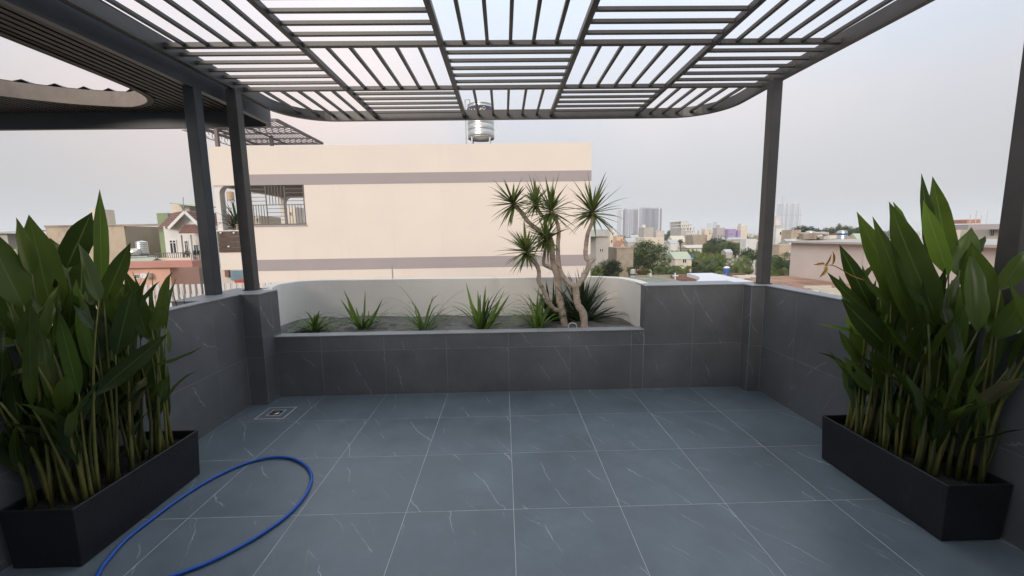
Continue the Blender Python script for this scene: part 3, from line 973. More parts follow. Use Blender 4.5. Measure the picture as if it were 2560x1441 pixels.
KL = [((133, 790), (72, 537), 98, 2.05, 2.0, {'rot': .1, 'bow': -.02, 'tw': .1}),
      ((80, 690), (40, 544), 42, 1.95, 1.9, {'rot': .8}),
      ((254, 722), (249, 473), 38, 2.15, 2.15, {'m': 'y', 'rot': .2, 'wave': .09, 'tw': .3}),
      ((165, 670), (229, 531), 72, 2.2, 2.25, {'rot': .2, 'fold': .2}),
      ((248, 757), (196, 604), 40, 2.0, 1.98, {'rot': .7, 'fold': .5}),
      ((261, 757), (326, 607), 52, 2.1, 2.12, {'rot': -.2}),
      ((372, 850), (311, 676), 56, 2.35, 2.3, {'rot': .1}),
      ((290, 890), (334, 715), 62, 2.1, 2.12, {'rot': .2}),
      ((345, 775), (400, 703), 16, 2.2, 2.3, {'rot': .9, 'bow': -.08, 'nostem': 1}),
      ((380, 828), (412, 765), 38, 2.35, 2.4, {'rot': .1}),
      ((240, 986), (419, 835), 58, 2.0, 2.25, {'rot': .3, 'tw': .1}),
      ((385, 912), (504, 867), 13, 2.35, 2.55, {'rot': 0.9, 'bow': .06}),
      ((198, 990), (141, 766), 44, 1.95, 1.9, {'m': 'y', 'rot': .1, 'wave': .08}),
      ((60, 770), (-40, 560), 85, 1.9, 1.85, {'rot': .2}),
      ((40, 800), (0, 640), 70, 2.2, 2.2, {}),
      ((175, 720), (126, 596), 70, 2.35, 2.4, {'rot': .1}),
      ((-5, 948), (120, 902), 15, 1.85, 1.82, {'m': 'd', 'nostem': 1}),
      ((231, 822), (182, 762), 28, 1.95, 1.93, {'rot': .6, 'fold': .5, 'nostem': 1}),
      ((200, 790), (205, 640), 75, 2.3, 2.35, {}),
      ((110, 900), (60, 720), 80, 2.1, 2.1, {}),
      ((300, 800), (262, 700), 60, 2.3, 2.35, {}),
      ((330, 1000), (395, 880), 60, 2.3, 2.4, {}),
      ((120, 960), (165, 830), 70, 2.0, 2.0, {}),
      ((60, 930), (20, 780), 80, 2.0, 1.95, {}),
      ((250, 900), (230, 760), 70, 2.1, 2.15, {}),
      ((135, 1120), (150, 955), 75, 1.9, 1.88, {'rot': .3, 'fold': .5}),
      ((380, 1060), (402, 1000), 30, 2.4, 2.45, {'rot': .2}),
      ((70, 1100), (30, 960), 80, 1.95, 1.9, {}),
      ((300, 1020), (280, 900), 60, 2.2, 2.2, {})]
heliconia('dense heliconia clump in the planter box beside the hose', -2.30, -2.06, 1.85, 2.50, KL, 40, 1)
KR = [((2329, 655), (2303, 434), 36, 2.15, 2.15, {'rot': .3}),
      ((2375, 670), (2331, 441), 58, 2.2, 2.22, {'rot': .1, 'tw': .1}),
      ((2371, 690), (2308, 500), 52, 2.05, 2.0, {'rot': -.3, 'm': 'y'}),
      ((2346, 805), (2223, 505), 88, 2.0, 2.05, {'rot': .2, 'fold': .45, 'tw': .1}),
      ((2340, 760), (2232, 506), 60, 2.1, 2.12, {'rot': -.6, 'm': 'y'}),
      ((2267, 780), (2142, 530), 72, 2.2, 2.2, {'rot': .1, 'tw': .1}),
      ((2283, 820), (2181, 541), 56, 2.1, 2.1, {'rot': .3}),
      ((2185, 785), (2098, 611), 52, 2.35, 2.35, {'rot': .1}),
      ((2179, 790), (2067, 680), 30, 2.3, 2.35, {'rot': .3}),
      ((2246, 895), (2102, 747), 78, 2.2, 2.3, {'rot': .2}),
      ((2160, 842), (2040, 810), 13, 2.4, 2.4, {'m': 'y', 'rot': .7, 'bow': .05}),
      ((2150, 906), (2096, 824), 30, 2.4, 2.4, {}),
      ((2183, 982), (2110, 892), 44, 2.3, 2.35, {}),
      ((2137, 947), (2085, 897), 18, 2.4, 2.42, {}),
      ((2468, 820), (2428, 605), 95, 1.95, 1.9, {'rot': .1, 'tw': .1, 'fold': .2}),
      ((2400, 695), (2429, 568), 64, 2.1, 2.15, {}),
      ((2500, 725), (2575, 620), 55, 1.85, 1.82, {'rot': .3}),
      ((2490, 850), (2570, 728), 64, 1.85, 1.8, {}),
      ((2358, 840), (2287, 753), 50, 2.0, 1.95, {'rot': .2, 'fold': .5}),
      ((2300, 907), (2211, 805), 26, 2.05, 2.05, {'rot': .8}),
      ((2400, 680), (2464, 590), 42, 2.1, 2.15, {'rot': .6}),
      ((2227, 765), (2154, 690), 26, 2.15, 2.2, {'rot': .9}),
      ((2383, 832), (2420, 728), 54, 2.05, 2.05, {}),
      ((2300, 850), (2260, 690), 85, 2.2, 2.25, {}),
      ((2420, 850), (2380, 700), 80, 2.15, 2.2, {}),
      ((2210, 880), (2160, 760), 60, 2.3, 2.35, {}),
      ((2250, 1000), (2180, 880), 70, 2.25, 2.3, {}),
      ((2330, 960), (2290, 820), 80, 2.1, 2.15, {}),
      ((2440, 960), (2460, 800), 85, 2.0, 2.0, {}),
      ((2380, 1000), (2350, 860), 75, 2.15, 2.2, {}),
      ((2450, 1090), (2430, 960), 55, 1.9, 1.88, {'m': 'y', 'fold': .5}),
      ((2520, 960), (2560, 830), 70, 1.9, 1.85, {})]
hr = heliconia('heliconia clump with a hanging orange flower beside the steel post', 2.15, 2.385, 1.85, 2.50, KR, 36, -1)
# the flower: a bent stalk and boat-shaped bracts
fy_ = 2.3
stalk = [at(2235, 770, Y=2.28), at(2180, 712, Y=2.3), at(2130, 690, Y=2.3), at(2100, 672, Y=fy_), at(2082, 664, Y=fy_), at(2068, 664, Y=fy_), at(2060, 672, Y=fy_)]
fl = MB().tube(smooth_path(stalk, 4), 0.0028, 6).build('flower', BRACT, hr, smooth=True, label='orange and yellow hanging heliconia flower')
for bp_, tp_, wq in (((2079, 664), (2081, 627), 9), ((2060, 666), (2078, 635), 7), ((2062, 660), (2033, 663), 7), ((2068, 667), (2047, 695), 9)):
    blade(at(*bp_, Y=fy_), at(*tp_, Y=fy_ - 0.03), wq * fy_ / FPX, (0.2, -1, 0.3), fold=1.2, bow=0.05, segs=6).build('bract', BRACT, fl, smooth=True)

# strap-leaved plants in the raised planter
def strap_plant(label, px, py, Y, ups, nrand, L, width, m, spread=(0.15, 1.3), curl=(1.2, 3.0), name='strap_leaf_plant', grp='strappy green plants in the raised planter', cat='plant'):
    c = at(px, py, Y=Y)
    c.z = 0.55
    t = thing(name, label, cat, c, grp)
    for bx, tx, ty, wpx in ups:
        B = at(bx, py, Y=Y + random.uniform(-.02, .03)); B.z = 0.55
        Tp = at(tx, ty, Y=Y + random.uniform(-.08, .1))
        blade(B, Tp, wpx * 0.8 * Y / FPX, (random.uniform(-.4, .4), -1, 0.3), bow=random.uniform(-0.05, 0.05), fold=0.5, segs=7, shape='sword').build('leaf', m, t, smooth=True)
    for i in range(nrand):
        ang = random.uniform(0, 6.283)
        el = random.uniform(*spread)
        dv = Vector((math.cos(ang) * math.sin(el), math.sin(ang) * math.sin(el) * (0.8 if math.sin(ang) > 0 else 0.3), math.cos(el)))
        blade2(c + Vector((random.uniform(-.03, .03), random.uniform(-.03, .03), -0.01)), dv, L * random.uniform(0.6, 1.1), width * random.uniform(0.7, 1.15), random.uniform(*curl), segs=8).build('leaf', STRAPD if (m is STRAP and random.random() < .2) else m, t, smooth=True)
    return t
strap_plant('low arching strap-leaved plant nearest the left pilaster', 785, 826, 4.2,
            [(784, 786, 784, 12), (790, 789, 800, 11)], 46, 0.44, 0.027, STRAP, (0.55, 1.2), (1.6, 2.8))
strap_plant('upright strap-leaved plant with five tall dark-tipped blades', 910, 822, 4.3,
            [(903, 858, 722, 9), (900, 850, 746, 10), (908, 913, 725, 8), (918, 957, 746, 9), (905, 889, 766, 8), (916, 921, 775, 8), (897, 868, 752, 10), (914, 905, 780, 10)], 22, 0.48, 0.026, STRAP, (0.4, 1.25), (1.0, 2.6))
strap_plant('loose strap-leaved plant with long arching blades in the middle', 1062, 822, 4.12,
            [(1056, 1083, 738, 7), (1050, 1035, 758, 5), (1052, 1045, 775, 6)], 34, 0.66, 0.022, STRAP, (0.55, 1.25), (1.2, 2.4))
strap_plant('tallest bright green strap-leaved plant left of the dracaena', 1205, 820, 4.2,
            [(1197, 1165, 706, 12), (1200, 1194, 726, 12), (1206, 1214, 715, 12), (1214, 1250, 752, 12), (1218, 1275, 735, 12), (1210, 1222, 745, 12), (1203, 1182, 760, 12), (1212, 1262, 724, 8), (1201, 1207, 770, 12)],
            28, 0.56, 0.029, STRAP, (0.35, 1.25), (1.0, 2.5))
strap_plant('strap-leaved plant at the foot of the dracaena trunks', 1345, 818, 4.18,
            [(1340, 1325, 752, 9), (1348, 1352, 760, 10), (1345, 1335, 770, 9)], 44, 0.54, 0.026, STRAP, (0.25, 1.25), (1.1, 2.6))
strap_plant('dark spiky bush spreading behind the dracaena', 1452, 800, 4.42,
            [(1450, 1470, 700, 8), (1455, 1490, 715, 9), (1458, 1520, 740, 9), (1455, 1540, 765, 9), (1450, 1545, 785, 8), (1445, 1425, 705, 8), (1440, 1400, 730, 8), (1455, 1500, 700, 6)],
            130, 0.62, 0.034, STRAPD, (0.1, 1.45), (0.5, 1.5), 'spiky_bush', 'dark spiky bushes behind the dracaena')
strap_plant('dark spiky bush half hidden by the leaning trunks', 1380, 800, 4.45,
            [(1378, 1350, 735, 8), (1380, 1384, 715, 8), (1376, 1318, 742, 7)], 90, 0.52, 0.030, STRAPD, (0.1, 1.4), (0.6, 1.8), 'spiky_bush', 'dark spiky bushes behind the dracaena')
tag_out = strap_plant('strappy plant growing outside the parapet by the posts', 440, 760, 3.3,
            [(455, 428, 714, 6), (462, 452, 712, 5), (450, 402, 735, 7), (430, 372, 752, 6), (435, 350, 748, 7)], 8, 0.3, 0.024, STRAPD, (0.5, 1.3), (1, 2.5), grp=None)
for o in list(tag_out.children):
    pass

# dracaena tree
dr = thing('dracaena_tree', 'bare-stemmed dracaena with bent pale trunks and spiky leaf heads in the planter', 'tree', at(1425, 815, Y=4.25))
def zz(X, Y_): return (1200 + X / 3.43, 420 + Y_ / 3.43)
def trunk(pts, ws, Y0, Y1, sub=4):
    n_ = len(pts)
    P3 = [at(*zz(*p), Y=Y0 + (Y1 - Y0) * i / (n_ - 1)) for i, p in enumerate(pts)]
    if P3[0].z < 0.7:
        P3[0].z = 0.52
    W = [ws[0] + (ws[1] - ws[0]) * i / (n_ - 1) for i in range(n_)]
    SP = smooth_path(P3, sub)
    RS = []
    for i in range(len(SP)):
        s = i / (len(SP) - 1)
        k = (ws[0] + (ws[1] - ws[0]) * s) / 3.43 * 4.35 / FPX / 2
        RS.append(k * (1 + 0.13 * mnoise.noise(SP[i] * 16) + 0.06 * math.sin(i * 2.1)))
    MB().tube(SP, RS, 10).build('trunk', BARK, dr, smooth=True)
    return SP[-1], (SP[-1] - SP[-4]).normalized()
ends = []
trunk([(735, 1372), (705, 1240), (680, 1100), (668, 960), (642, 870), (622, 780), (617, 660), (592, 575), (562, 500), (556, 430), (520, 398), (478, 312)], (70, 26), 4.28, 4.55)
trunk([(620, 690), (598, 650), (566, 606)], (38, 26), 4.44, 4.36)
trunk([(600, 600), (545, 560), (478, 515), (412, 462), (362, 395), (288, 316)], (44, 30), 4.46, 4.36)
trunk([(650, 880), (592, 852), (545, 822), (553, 745), (562, 660), (572, 560)], (36, 26), 4.42, 4.58)
trunk([(700, 1222), (645, 1216), (600, 1168), (565, 1090), (530, 1020), (502, 968), (506, 900), (490, 842), (450, 790), (398, 722)], (40, 34), 4.29, 4.12)
trunk([(898, 1372), (885, 1250), (842, 1180), (826, 1100), (820, 1000)], (66, 58), 4.2, 4.24)
trunk([(826, 1030), (772, 990), (712, 930), (682, 860), (670, 760), (668, 660), (675, 540), (652, 445), (612, 372)], (46, 30), 4.24, 4.40)
trunk([(820, 1030), (850, 990), (890, 935), (922, 870), (936, 808), (906, 760), (910, 660), (926, 560), (960, 470), (966, 388)], (50, 30), 4.24, 4.30)
trunk([(930, 825), (960, 800), (992, 775)], (38, 26), 4.27, 4.25)
heads = [((285, 312), 4.36, (-0.5, -0.2, 0.6), 0.30, 50), ((478, 308), 4.55, (-0.2, 0, 0.9), 0.27, 42), ((612, 372), 4.40, (-0.08, -0.1, 1), 0.38, 50),
         ((966, 388), 4.30, (0.05, -0.1, 1), 0.38, 52), ((397, 722), 4.12, (-0.35, -0.3, 0.8), 0.30, 50), ((566, 606), 4.36, (-0.7, -0.1, 0.3), 0.29, 42)]
for (hx, hy), Y_, axv, L, nl in heads:
    c = at(*zz(hx, hy), Y=Y_)
    axv = Vector(axv).normalized()
    q = axv.to_track_quat('Z', 'Y')
    for i in range(nl):
        u = (i + 0.5) / nl
        el = 0.10 + 2.15 * u ** 0.85
        az = i * 2.39996 + random.uniform(-.3, .3)
        dv = q @ Vector((math.sin(el) * math.cos(az), math.sin(el) * math.sin(az), math.cos(el)))
        LL = L * random.uniform(0.62, 1.22) * (1.0 if u < 0.8 else 0.9)
        blade2(c + axv * (0.015 - 0.04 * u), dv, LL, 0.031 * random.uniform(0.75, 1.15), random.uniform(0.05, 0.6), segs=6, fold=0.5).build('leaf', DRAC, dr, smooth=True)
    mass = MB(); mass.uv = []
    for i in range(14):
        el = random.uniform(0.1, 2.3); az = random.uniform(0, 6.283)
        dv = q @ Vector((math.sin(el) * math.cos(az), math.sin(el) * math.sin(az), math.cos(el)))
        bl = blade2(c, dv, L * random.uniform(0.6, 1.05), 0.026, random.uniform(0.1, 0.7), segs=5, fold=0.5)
        mass.add(bl.v, bl.f); mass.uv += bl.uv
    mass.build('leaf_tuft', DRAC, dr, smooth=True, kind='stuff')
tie = MB()
tie.tube([at(*zz(560, 838), Y=4.36), at(*zz(600, 842), Y=4.37), at(*zz(650, 838), Y=4.37), at(*zz(692, 842), Y=4.3)], 0.003, 5)
tie.tube([at(*zz(600, 835), Y=4.36), at(*zz(606, 880), Y=4.36), at(*zz(580, 915), Y=4.36)], 0.002, 5)
tie.tube([at(*zz(590, 822), Y=4.36), at(*zz(612, 856), Y=4.35), at(*zz(590, 862), Y=4.35), at(*zz(604, 826), Y=4.36)], 0.0028, 5)
tag(tie.build('tie_cord', PLASTICW, None, smooth=True), 'white cord tied round the dracaena trunks at the fork', 'cord')
lp = [at(1424 + 10.5 * math.cos(a), 816 - 8 * math.sin(a), Y=4.05) for a in [math.pi * k / 10 for k in range(11)]]
lp = [Vector((1.0 * p.x + 0.03, p.y, p.z)) for p in lp]
lp = [lp[0] + Vector((0, 0, -0.05))] + lp + [lp[-1] + Vector((0, 0, -0.05))]
tag(MB().tube(lp, 0.004, 6).build('wire_loop', PLASTICW, None, smooth=True), 'small white wire loop sticking up between the dracaena trunks', 'wire')
sk = at(982, 696, Y=4.86)
tag(MB().tube([sk + Vector((0, 0, -0.02)), sk + Vector((0, 0, 0.08)), sk + Vector((-0.002, 0, 0.17))], [0.008, 0.007, 0.003], 6).build('white_stick', PLASTICW, None), 'thin white stick standing on the white planter back wall', 'stick')

# hose
hp = [(-1.72, 1.42), (-1.82, 1.60), (-1.878, 1.729), (-1.911, 1.792), (-1.955, 1.95), (-1.955, 2.1), (-1.939, 2.289), (-1.893, 2.475), (-1.804, 2.633), (-1.698, 2.712), (-1.582, 2.726), (-1.471, 2.692), (-1.347, 2.602), (-1.254, 2.476), (-1.211, 2.335), (-1.204, 2.208), (-1.222, 2.095), (-1.271, 1.982), (-1.334, 1.886), (-1.417, 1.794), (-1.53, 1.716), (-1.75, 1.60), (-2.0, 1.45), (-2.2, 1.2)]
tag(MB().tube([Vector((p[0], p[1], 0.0115)) for p in smooth_path(hp, 6)], 0.0095, 12).build('garden_hose', HOSE, None, smooth=True), 'blue garden hose lying in a loop on the grey floor tiles', 'hose')

# ================================================================== CREAM NEIGHBOUR BUILDING
CY = 16.0
cb = thing('apartment_building', 'cream building with two mauve bands and a barred loggia opening', 'building', (-3.5, CY, GZ))
BX0, BX1, OX0, OX1, PX = -10.9, 3.39, -9.6, -7.5, -9.75
ztp, zo0, zo1 = 4.98, 2.07, 3.565
b = MB()
b.box(PX, BX1, CY, CY + .2, GZ, zo0)
b.box(OX1, BX1, CY, CY + .2, zo0, zo1)
b.box(PX, OX0, CY, CY + .2, zo0, zo1)
b.box(BX0, BX1, CY, CY + .2, zo1, ztp)
b.box(BX1 - .2, BX1, CY + .2, 21, GZ, ztp)
b.box(OX1, BX1 - .2, 20.8, 21, GZ, ztp)
b.box(BX0, OX1, 20.8, 21, GZ, 1.06); b.box(BX0, OX1, 20.8, 21, zo1, ztp)
b.box(BX0, BX0 + .2, CY + .2, 20.8, zo1, ztp)
b.box(OX1, OX1 + .2, CY + .2, 20.8, 0.9, zo1)
b.box(PX, PX + .2, CY + .2, 20.8, GZ, 0.38)
b.box(BX0, OX1, CY + .1, 20.8, 0.40, 1.06)
b.box(BX0, PX, CY, CY + .1, 0.40, 1.06)
b.build('wall', CREAM, cb)
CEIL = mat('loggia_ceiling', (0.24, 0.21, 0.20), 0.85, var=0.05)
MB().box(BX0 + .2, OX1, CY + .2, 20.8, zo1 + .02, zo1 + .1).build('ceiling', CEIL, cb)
MB().box(BX0 + .2, BX1 - .2, CY + .2, 20.8, 4.1, 4.25).build('roof', mat('concrete_roof', (0.3, 0.29, 0.28), 0.9), cb)
MB().box(-9.70, BX1 + .012, CY - .012, CY + .1, 3.56, 3.955).build('band', MAUVE, cb)
MB().box(PX, BX1 + .012, CY - .012, CY + .1, 0.325, 0.755).build('band', MAUVE, cb)
MB().box(OX0 - .02, OX1 + .02, CY - .03, CY + .12, zo0 - .05, zo0 + .0).build('sill', MAUVE, cb)
# arched columns of the loggia
def arch_col(x0, x1, y0, y1, z0, z1, r, right, m, parent):
    b = MB()
    pr_ = [(x0, z0), (x1, z0), (x1, z1 - r)] if right else [(x0, z0), (x1, z0)]
    if right:
        for k in range(1, 7):
            a = math.pi / 2 * k / 6
            pr_.append((x1 + r - r * math.cos(a), z1 - r + r * math.sin(a)))
        pr_.append((x0, z1))
    n_ = len(pr_)
    vs = [(x, y0, z) for x, z in pr_] + [(x, y1, z) for x, z in pr_]
    b.add(vs, [tuple(range(n_)), tuple(reversed(range(n_, 2 * n_)))] + [(i, n_ + i, n_ + (i + 1) % n_, (i + 1) % n_) for i in range(n_)])
    return b.build('column', m, parent)
COLW = mat('column_white', (0.70, 0.67, 0.64), 0.8, var=0.04)
arch_col(BX0 + .01, BX0 + .2, CY + .05, CY + .35, 1.06, zo1, 0.3, True, COLW, cb)
arch_col(-9.0, -8.65, 20.6, 20.9, 1.06, zo1, 0.35, True, COLW, cb)
arch_col(BX0 + .01, BX0 + .2, 20.6, 20.9, 1.06, zo1, 0.3, True, COLW, cb)
WOOD = mat('brown_planks', (0.062, 0.030, 0.018), 0.35, var=0.35, vs=5)
wz = [1.06, 1.26, 1.46, 1.66, 1.86]
for z0, z1 in zip(wz, wz[1:]):
    MB().box(BX0 + .02, PX - .01, CY - .03, CY + .02, z0 + .004, z1 - .004).build('plank', WOOD, cb, bevel=0.004)
MB().box(BX0 + .0, PX, CY - .035, CY + .6, 1.862, 1.90).build('planter_rim', COLW, cb)
for px_, py_ in ((553, 583), (586, 583), (573, 617)):
    p = at(px_, py_, Y=CY - .04)
    MB().lathe((p.x, p.y - 0.02, p.z - .035), [(0.02, 0), (0.045, 0.02), (0.045, 0.05), (0.02, 0.07)], 10).build('lamp', PLASTICW, cb, smooth=True)
# grille
GR = mat('grille_steel', (0.10, 0.085, 0.08), 0.5)
gy = CY + 0.06
def gbar(x0, x1, z0, z1, w=0.022):
    MB().box(x0, x1, gy - w / 2, gy + w / 2, z0, z1).build('grille_bar', GR, gl)
gl = MB().box(OX0, OX1, gy - .03, gy + .03, zo0, zo0 + .05).build('grille', GR, cb)
gx = [OX0, -8.98, -8.27, -7.56]
zm = 2.83
for x in gx[1:]:
    gbar(x - .018, x + .018, zo0 + .05, zo1)
for i in range(3):
    xa, xb = gx[i] + .018, gx[i + 1] - .018
    gbar(xa, xb, zm - .015, zm + .015)
    up_h = i != 1
    for lo, hi, hor in ((zm, zo1, up_h), (zo0 + .05, zm, not up_h)):
        if hor:
            for k in range(1, 5):
                z = lo + (hi - lo) * k / 5
                gbar(xa, xb, z - .01, z + .01, 0.018)
        else:
            for k in range(1, 6):
                x = xa + (xb - xa) * k / 6
                gbar(x - .01, x + .01, lo + .016, hi - .016, 0.018)
# far balustrade of the loggia
b = MB()
for k in range(22):
    x = BX0 + .3 + k * 0.145
    b.box(x - .01, x + .01, 20.68, 20.70, 1.08, 2.05)
b.box(BX0 + .2, OX1, 20.67, 20.71, 2.05, 2.09)
b.build('balustrade', GR, cb)
# palms on the loggia
def spiky(label, c, n_, L, wd, name='potted_palm', grp=None, m=STRAPD):
    t = thing(name, label, 'plant', c, grp)
    c = Vector(c)
    MB().tube([c, c + Vector((0.02, 0, 0.3))], 0.05, 6).build('stem', BARK, t)
    for i in range(n_):
        az = i * 2.4; el = 0.15 + 1.3 * (i / n_)
        dv = Vector((math.sin(el) * math.cos(az), math.sin(el) * math.sin(az), math.cos(el)))
        blade2(c + Vector((0, 0, 0.28)), dv, L * random.uniform(.8, 1.1), wd, 0.5, 4).build('leaf', m, t)
    return t
spiky('spiky palm in the brown plank planter on the cream loggia', (-10.35, CY + .35, 1.85), 34, 0.95, 0.07)
spiky('smaller spiky palm behind the left column of the loggia', (-10.65, CY + .6, 1.7), 20, 0.7, 0.06)
spiky('palm seen through the bars of the cream loggia', (-8.9, 19.4, 1.3), 26, 0.8, 0.08)

# roof-top lattice pergola on the cream building
rp = thing('roof_pergola', 'dark lattice pergola with curling ironwork on the cream building roof', 'pergola', (-11.5, 19, 6.4))
LAT = mat('lattice_steel', (0.12, 0.095, 0.095), 0.5)
RZ, rx0, rx1, ry0, ry1 = 6.4, -13.1, -9.22, 17.8, 22.1
for a, c in (((rx0, ry0), (rx1, ry0)), ((rx1, ry0), (rx1, ry1)), ((rx1, ry1), (rx0, ry1)), ((rx0, ry1), (rx0, ry0))):
    MB().bar((*a, RZ), (*c, RZ), 0.08, 0.1).build('frame_bar', LAT, rp)
for y in (18.9, 20.0, 21.0):
    MB().bar((rx0, y, RZ), (rx1, y, RZ), 0.05, 0.07).build('frame_bar', LAT, rp)
for x in (-12.6, -11.1):
    MB().bar((x, ry0, RZ), (x, ry1, RZ), 0.05, 0.07).build('frame_bar', LAT, rp)
b = MB()
ysb = [17.8, 18.9, 20.0, 21.0, 22.1]
for q in range(4):
    ya, yb = ysb[q], ysb[q + 1]
    if q % 2 == 0:
        k = rx0 + 0.16
        while k < rx1:
            b.bar((k, ya, RZ + .01), (k, yb, RZ + .01), 0.025, 0.03); k += 0.16
    else:
        k = rx0
        while k < rx1 - 0.5:
            b.bar((k, ya, RZ + .01), (k + 0.5, yb, RZ + .01), 0.03, 0.03)
            b.bar((k + .5, ya, RZ + .015), (k, yb, RZ + .015), 0.03, 0.03); k += 0.28
for rr in (0.35, 0.55):
    b.tube([Vector((-12.0 + rr * math.cos(a), 18.9 + rr * math.sin(a), RZ)) for a in [k * math.pi / 12 for k in range(25)]], 0.02, 4)
b.build('lattice', LAT, rp, kind='stuff')
b = MB()
b.bar((rx0, ry0, RZ - .35), (rx0, ry1, RZ - .35), 0.03, 0.03)
y = ry0 + .2
while y < ry1:
    b.tube([Vector((rx0, y + .12 * math.cos(a), RZ - .18 + .12 * math.sin(a))) for a in [k * math.pi / 6 for k in range(11)]], 0.014, 4); y += 0.42
b.build('scroll_valance', LAT, rp)
for x, y in ((-11.9, 17.9), (-10.9, 20.2)):
    MB().box(x, x + .13, y, y + .13, 4.2, RZ - .04).build('post', LAT, rp)
rs = at(1072, 359, Y=20)
tag(MB().box(at(1010, 359, Y=20).x, at(1136, 359, Y=20).x, 19.6, 20.6, 5.02, 5.09).build('roof_sheet', mat('rusty_roof_sheet', (0.22, 0.17, 0.14), 0.8)), 'flat brown metal sheet lying on the cream building roof', 'metal sheet')

# ------------------------------------------------------------------ water tanks
def tank(label, px, ptop, pbot, wpx, Y, name='water_tank', m=None, band=None, stand=0.4, grp=None, ribs=5, legs=True, detail=24):
    m = m or INOX
    c = at(px, pbot, Y=Y); zt = at(px, ptop, Y=Y).z; zb = c.z
    R = wpx / 2 / FPX * Y
    H = zt - zb
    t = thing(name, label, 'water tank', (c.x, c.y, zb - stand), grp)
    prof = [(R * 0.96, zb), (R, zb + .03 * H)]
    for k in range(ribs):
        z0 = zb + H * (0.05 + 0.83 * k / ribs); dz = H * 0.83 / ribs
        prof += [(R, z0), (R, z0 + dz * .62), (R * .965, z0 + dz * .70), (R * .985, z0 + dz * .78), (R * .965, z0 + dz * .86), (R, z0 + dz * .95)]
    prof += [(R, zb + H * .89), (R * .9, zb + H * .925), (R * .5, zb + H * .965), (R * .3, zb + H * .975), (R * .3, zb + H), (R * .05, zb + H)]
    MB().lathe((c.x, c.y, 0), prof, detail).build('body', m, t, smooth=False if detail < 20 else True)
    if band:
        z0, z1, bm_ = band
        MB().lathe((c.x, c.y, 0), [(R * 1.002, zb + H * z0), (R * 1.012, zb + H * z0 + .002), (R * 1.012, zb + H * z1 - .002), (R * 1.002, zb + H * z1)], detail).build('band', bm_, t, smooth=True)
    if legs:
        b = MB()
        b.tube([Vector((c.x + R * .97 * math.cos(a), c.y + R * .97 * math.sin(a), zb - .02)) for a in [k * math.pi / 8 for k in range(17)]], 0.025, 5)
        for k in range(4):
            a = math.pi / 4 + k * math.pi / 2
            b.bar((c.x + R * .93 * math.cos(a), c.y + R * .93 * math.sin(a), zb - stand), (c.x + R * .93 * math.cos(a), c.y + R * .93 * math.sin(a), zb), 0.06, 0.06)
        b.build('stand', GALV, t)
    return t, c, R, zb, H
NAVY = mat('navy_band', (0.03, 0.035, 0.07), 0.4)
tt, tcn, tR, tzb, tH = tank('stainless steel water tank with dark lettered band on the cream roof', 1203, 255, 346, 64, 18.5, stand=0.95, band=(0.56, 0.80, NAVY), detail=40)
def wrap_text(txt, size, c, R, a0, z, m, parent):
    cu = bpy.data.curves.new('lettering', 'FONT')
    cu.body = txt; cu.size = size; cu.extrude = 0.003
    o = bpy.data.objects.new('lettering', cu); COL.objects.link(o)
    dg = bpy.context.evaluated_depsgraph_get()
    me = bpy.data.meshes.new_from_object(o.evaluated_get(dg))
    bpy.data.objects.remove(o); bpy.data.curves.remove(cu)
    wd = max((v.co.x for v in me.vertices), default=0)
    for v in me.vertices:
        a = a0 + (v.co.x - wd / 2) / R
        r = R + 0.006 + v.co.z
        v.co = Vector((c.x + r * math.sin(a), c.y - r * math.cos(a), z + v.co.y))
    me.materials.clear(); me.materials.append(m)
    n_ = bpy.data.objects.new('lettering', me); COL.objects.link(n_)
    put(n_, parent)
LETT = mat('pale_lettering', (0.75, 0.70, 0.55), 0.5)
wrap_text('TOÀN MỸ', 0.27, tcn, tR * 1.012, -0.62, tzb + tH * 0.60, LETT, tt)
wrap_text('inox', 0.10, tcn, tR * 1.012, 0.45, tzb + tH * 0.61, LETT, tt)
b = MB()
px0 = tcn.x - tR * 1.1
b.tube([(px0, tcn.y - .2, 4.25), (px0, tcn.y - .2, tzb + tH * 1.02), (px0 + .18, tcn.y - .15, tzb + tH * 1.03), (px0 + .2, tcn.y - .1, tzb + tH * .93)], 0.022, 6)
b.build('pipe', GALV, tt)
hx = tcn.x + tR
MB().tube(smooth_path([(hx + .02, tcn.y - .2, tzb + tH * .62), (hx + .05, tcn.y - .2, tzb + tH * .45), (hx + .12, tcn.y - .2, tzb + tH * .2), (hx + .06, tcn.y - .2, tzb)], 4), 0.012, 5).build('overflow_pipe', GALV, tt)

# ------------------------------------------------------------------ houses
def pc(name, c, stain=None, var=0.1, vs=0.6, rough=0.88):
    return mat(name, c, rough, var=var, vs=vs, stain=stain, coord='World', bump=0.15, bs=6)
DIRT = lambda c, th=0.58: (c, (0.5, 0.5, 0.16), th)
H_TAN = pc('tan_stucco', (0.46, 0.37, 0.28), DIRT((0.27, 0.23, 0.19), 0.54), 0.15)
H_CON = pc('bare_concrete', (0.34, 0.28, 0.22), DIRT((0.17, 0.14, 0.12), 0.5), 0.2, 1.2)
H_GREY = pc('grey_plaster', (0.43, 0.40, 0.37), DIRT((0.27, 0.25, 0.24), 0.6))
H_WHITE = pc('white_plaster', (0.66, 0.65, 0.63), DIRT((0.42, 0.40, 0.38), 0.63))
H_CREAM = pc('pale_cream_plaster', (0.66, 0.58, 0.48), DIRT((0.42, 0.37, 0.31), 0.62))
H_PINK = pc('peach_plaster', (0.62, 0.37, 0.28), DIRT((0.5, 0.32, 0.26), 0.62), 0.06)
H_ROSE = pc('rose_band_plaster', (0.46, 0.23, 0.19), DIRT((0.33, 0.19, 0.16), 0.6), 0.08)
H_PURP = pc('purple_plaster', (0.36, 0.28, 0.46), None, 0.06)
H_PEACH = pc('apricot_plaster', (0.66, 0.43, 0.27), None, 0.08)
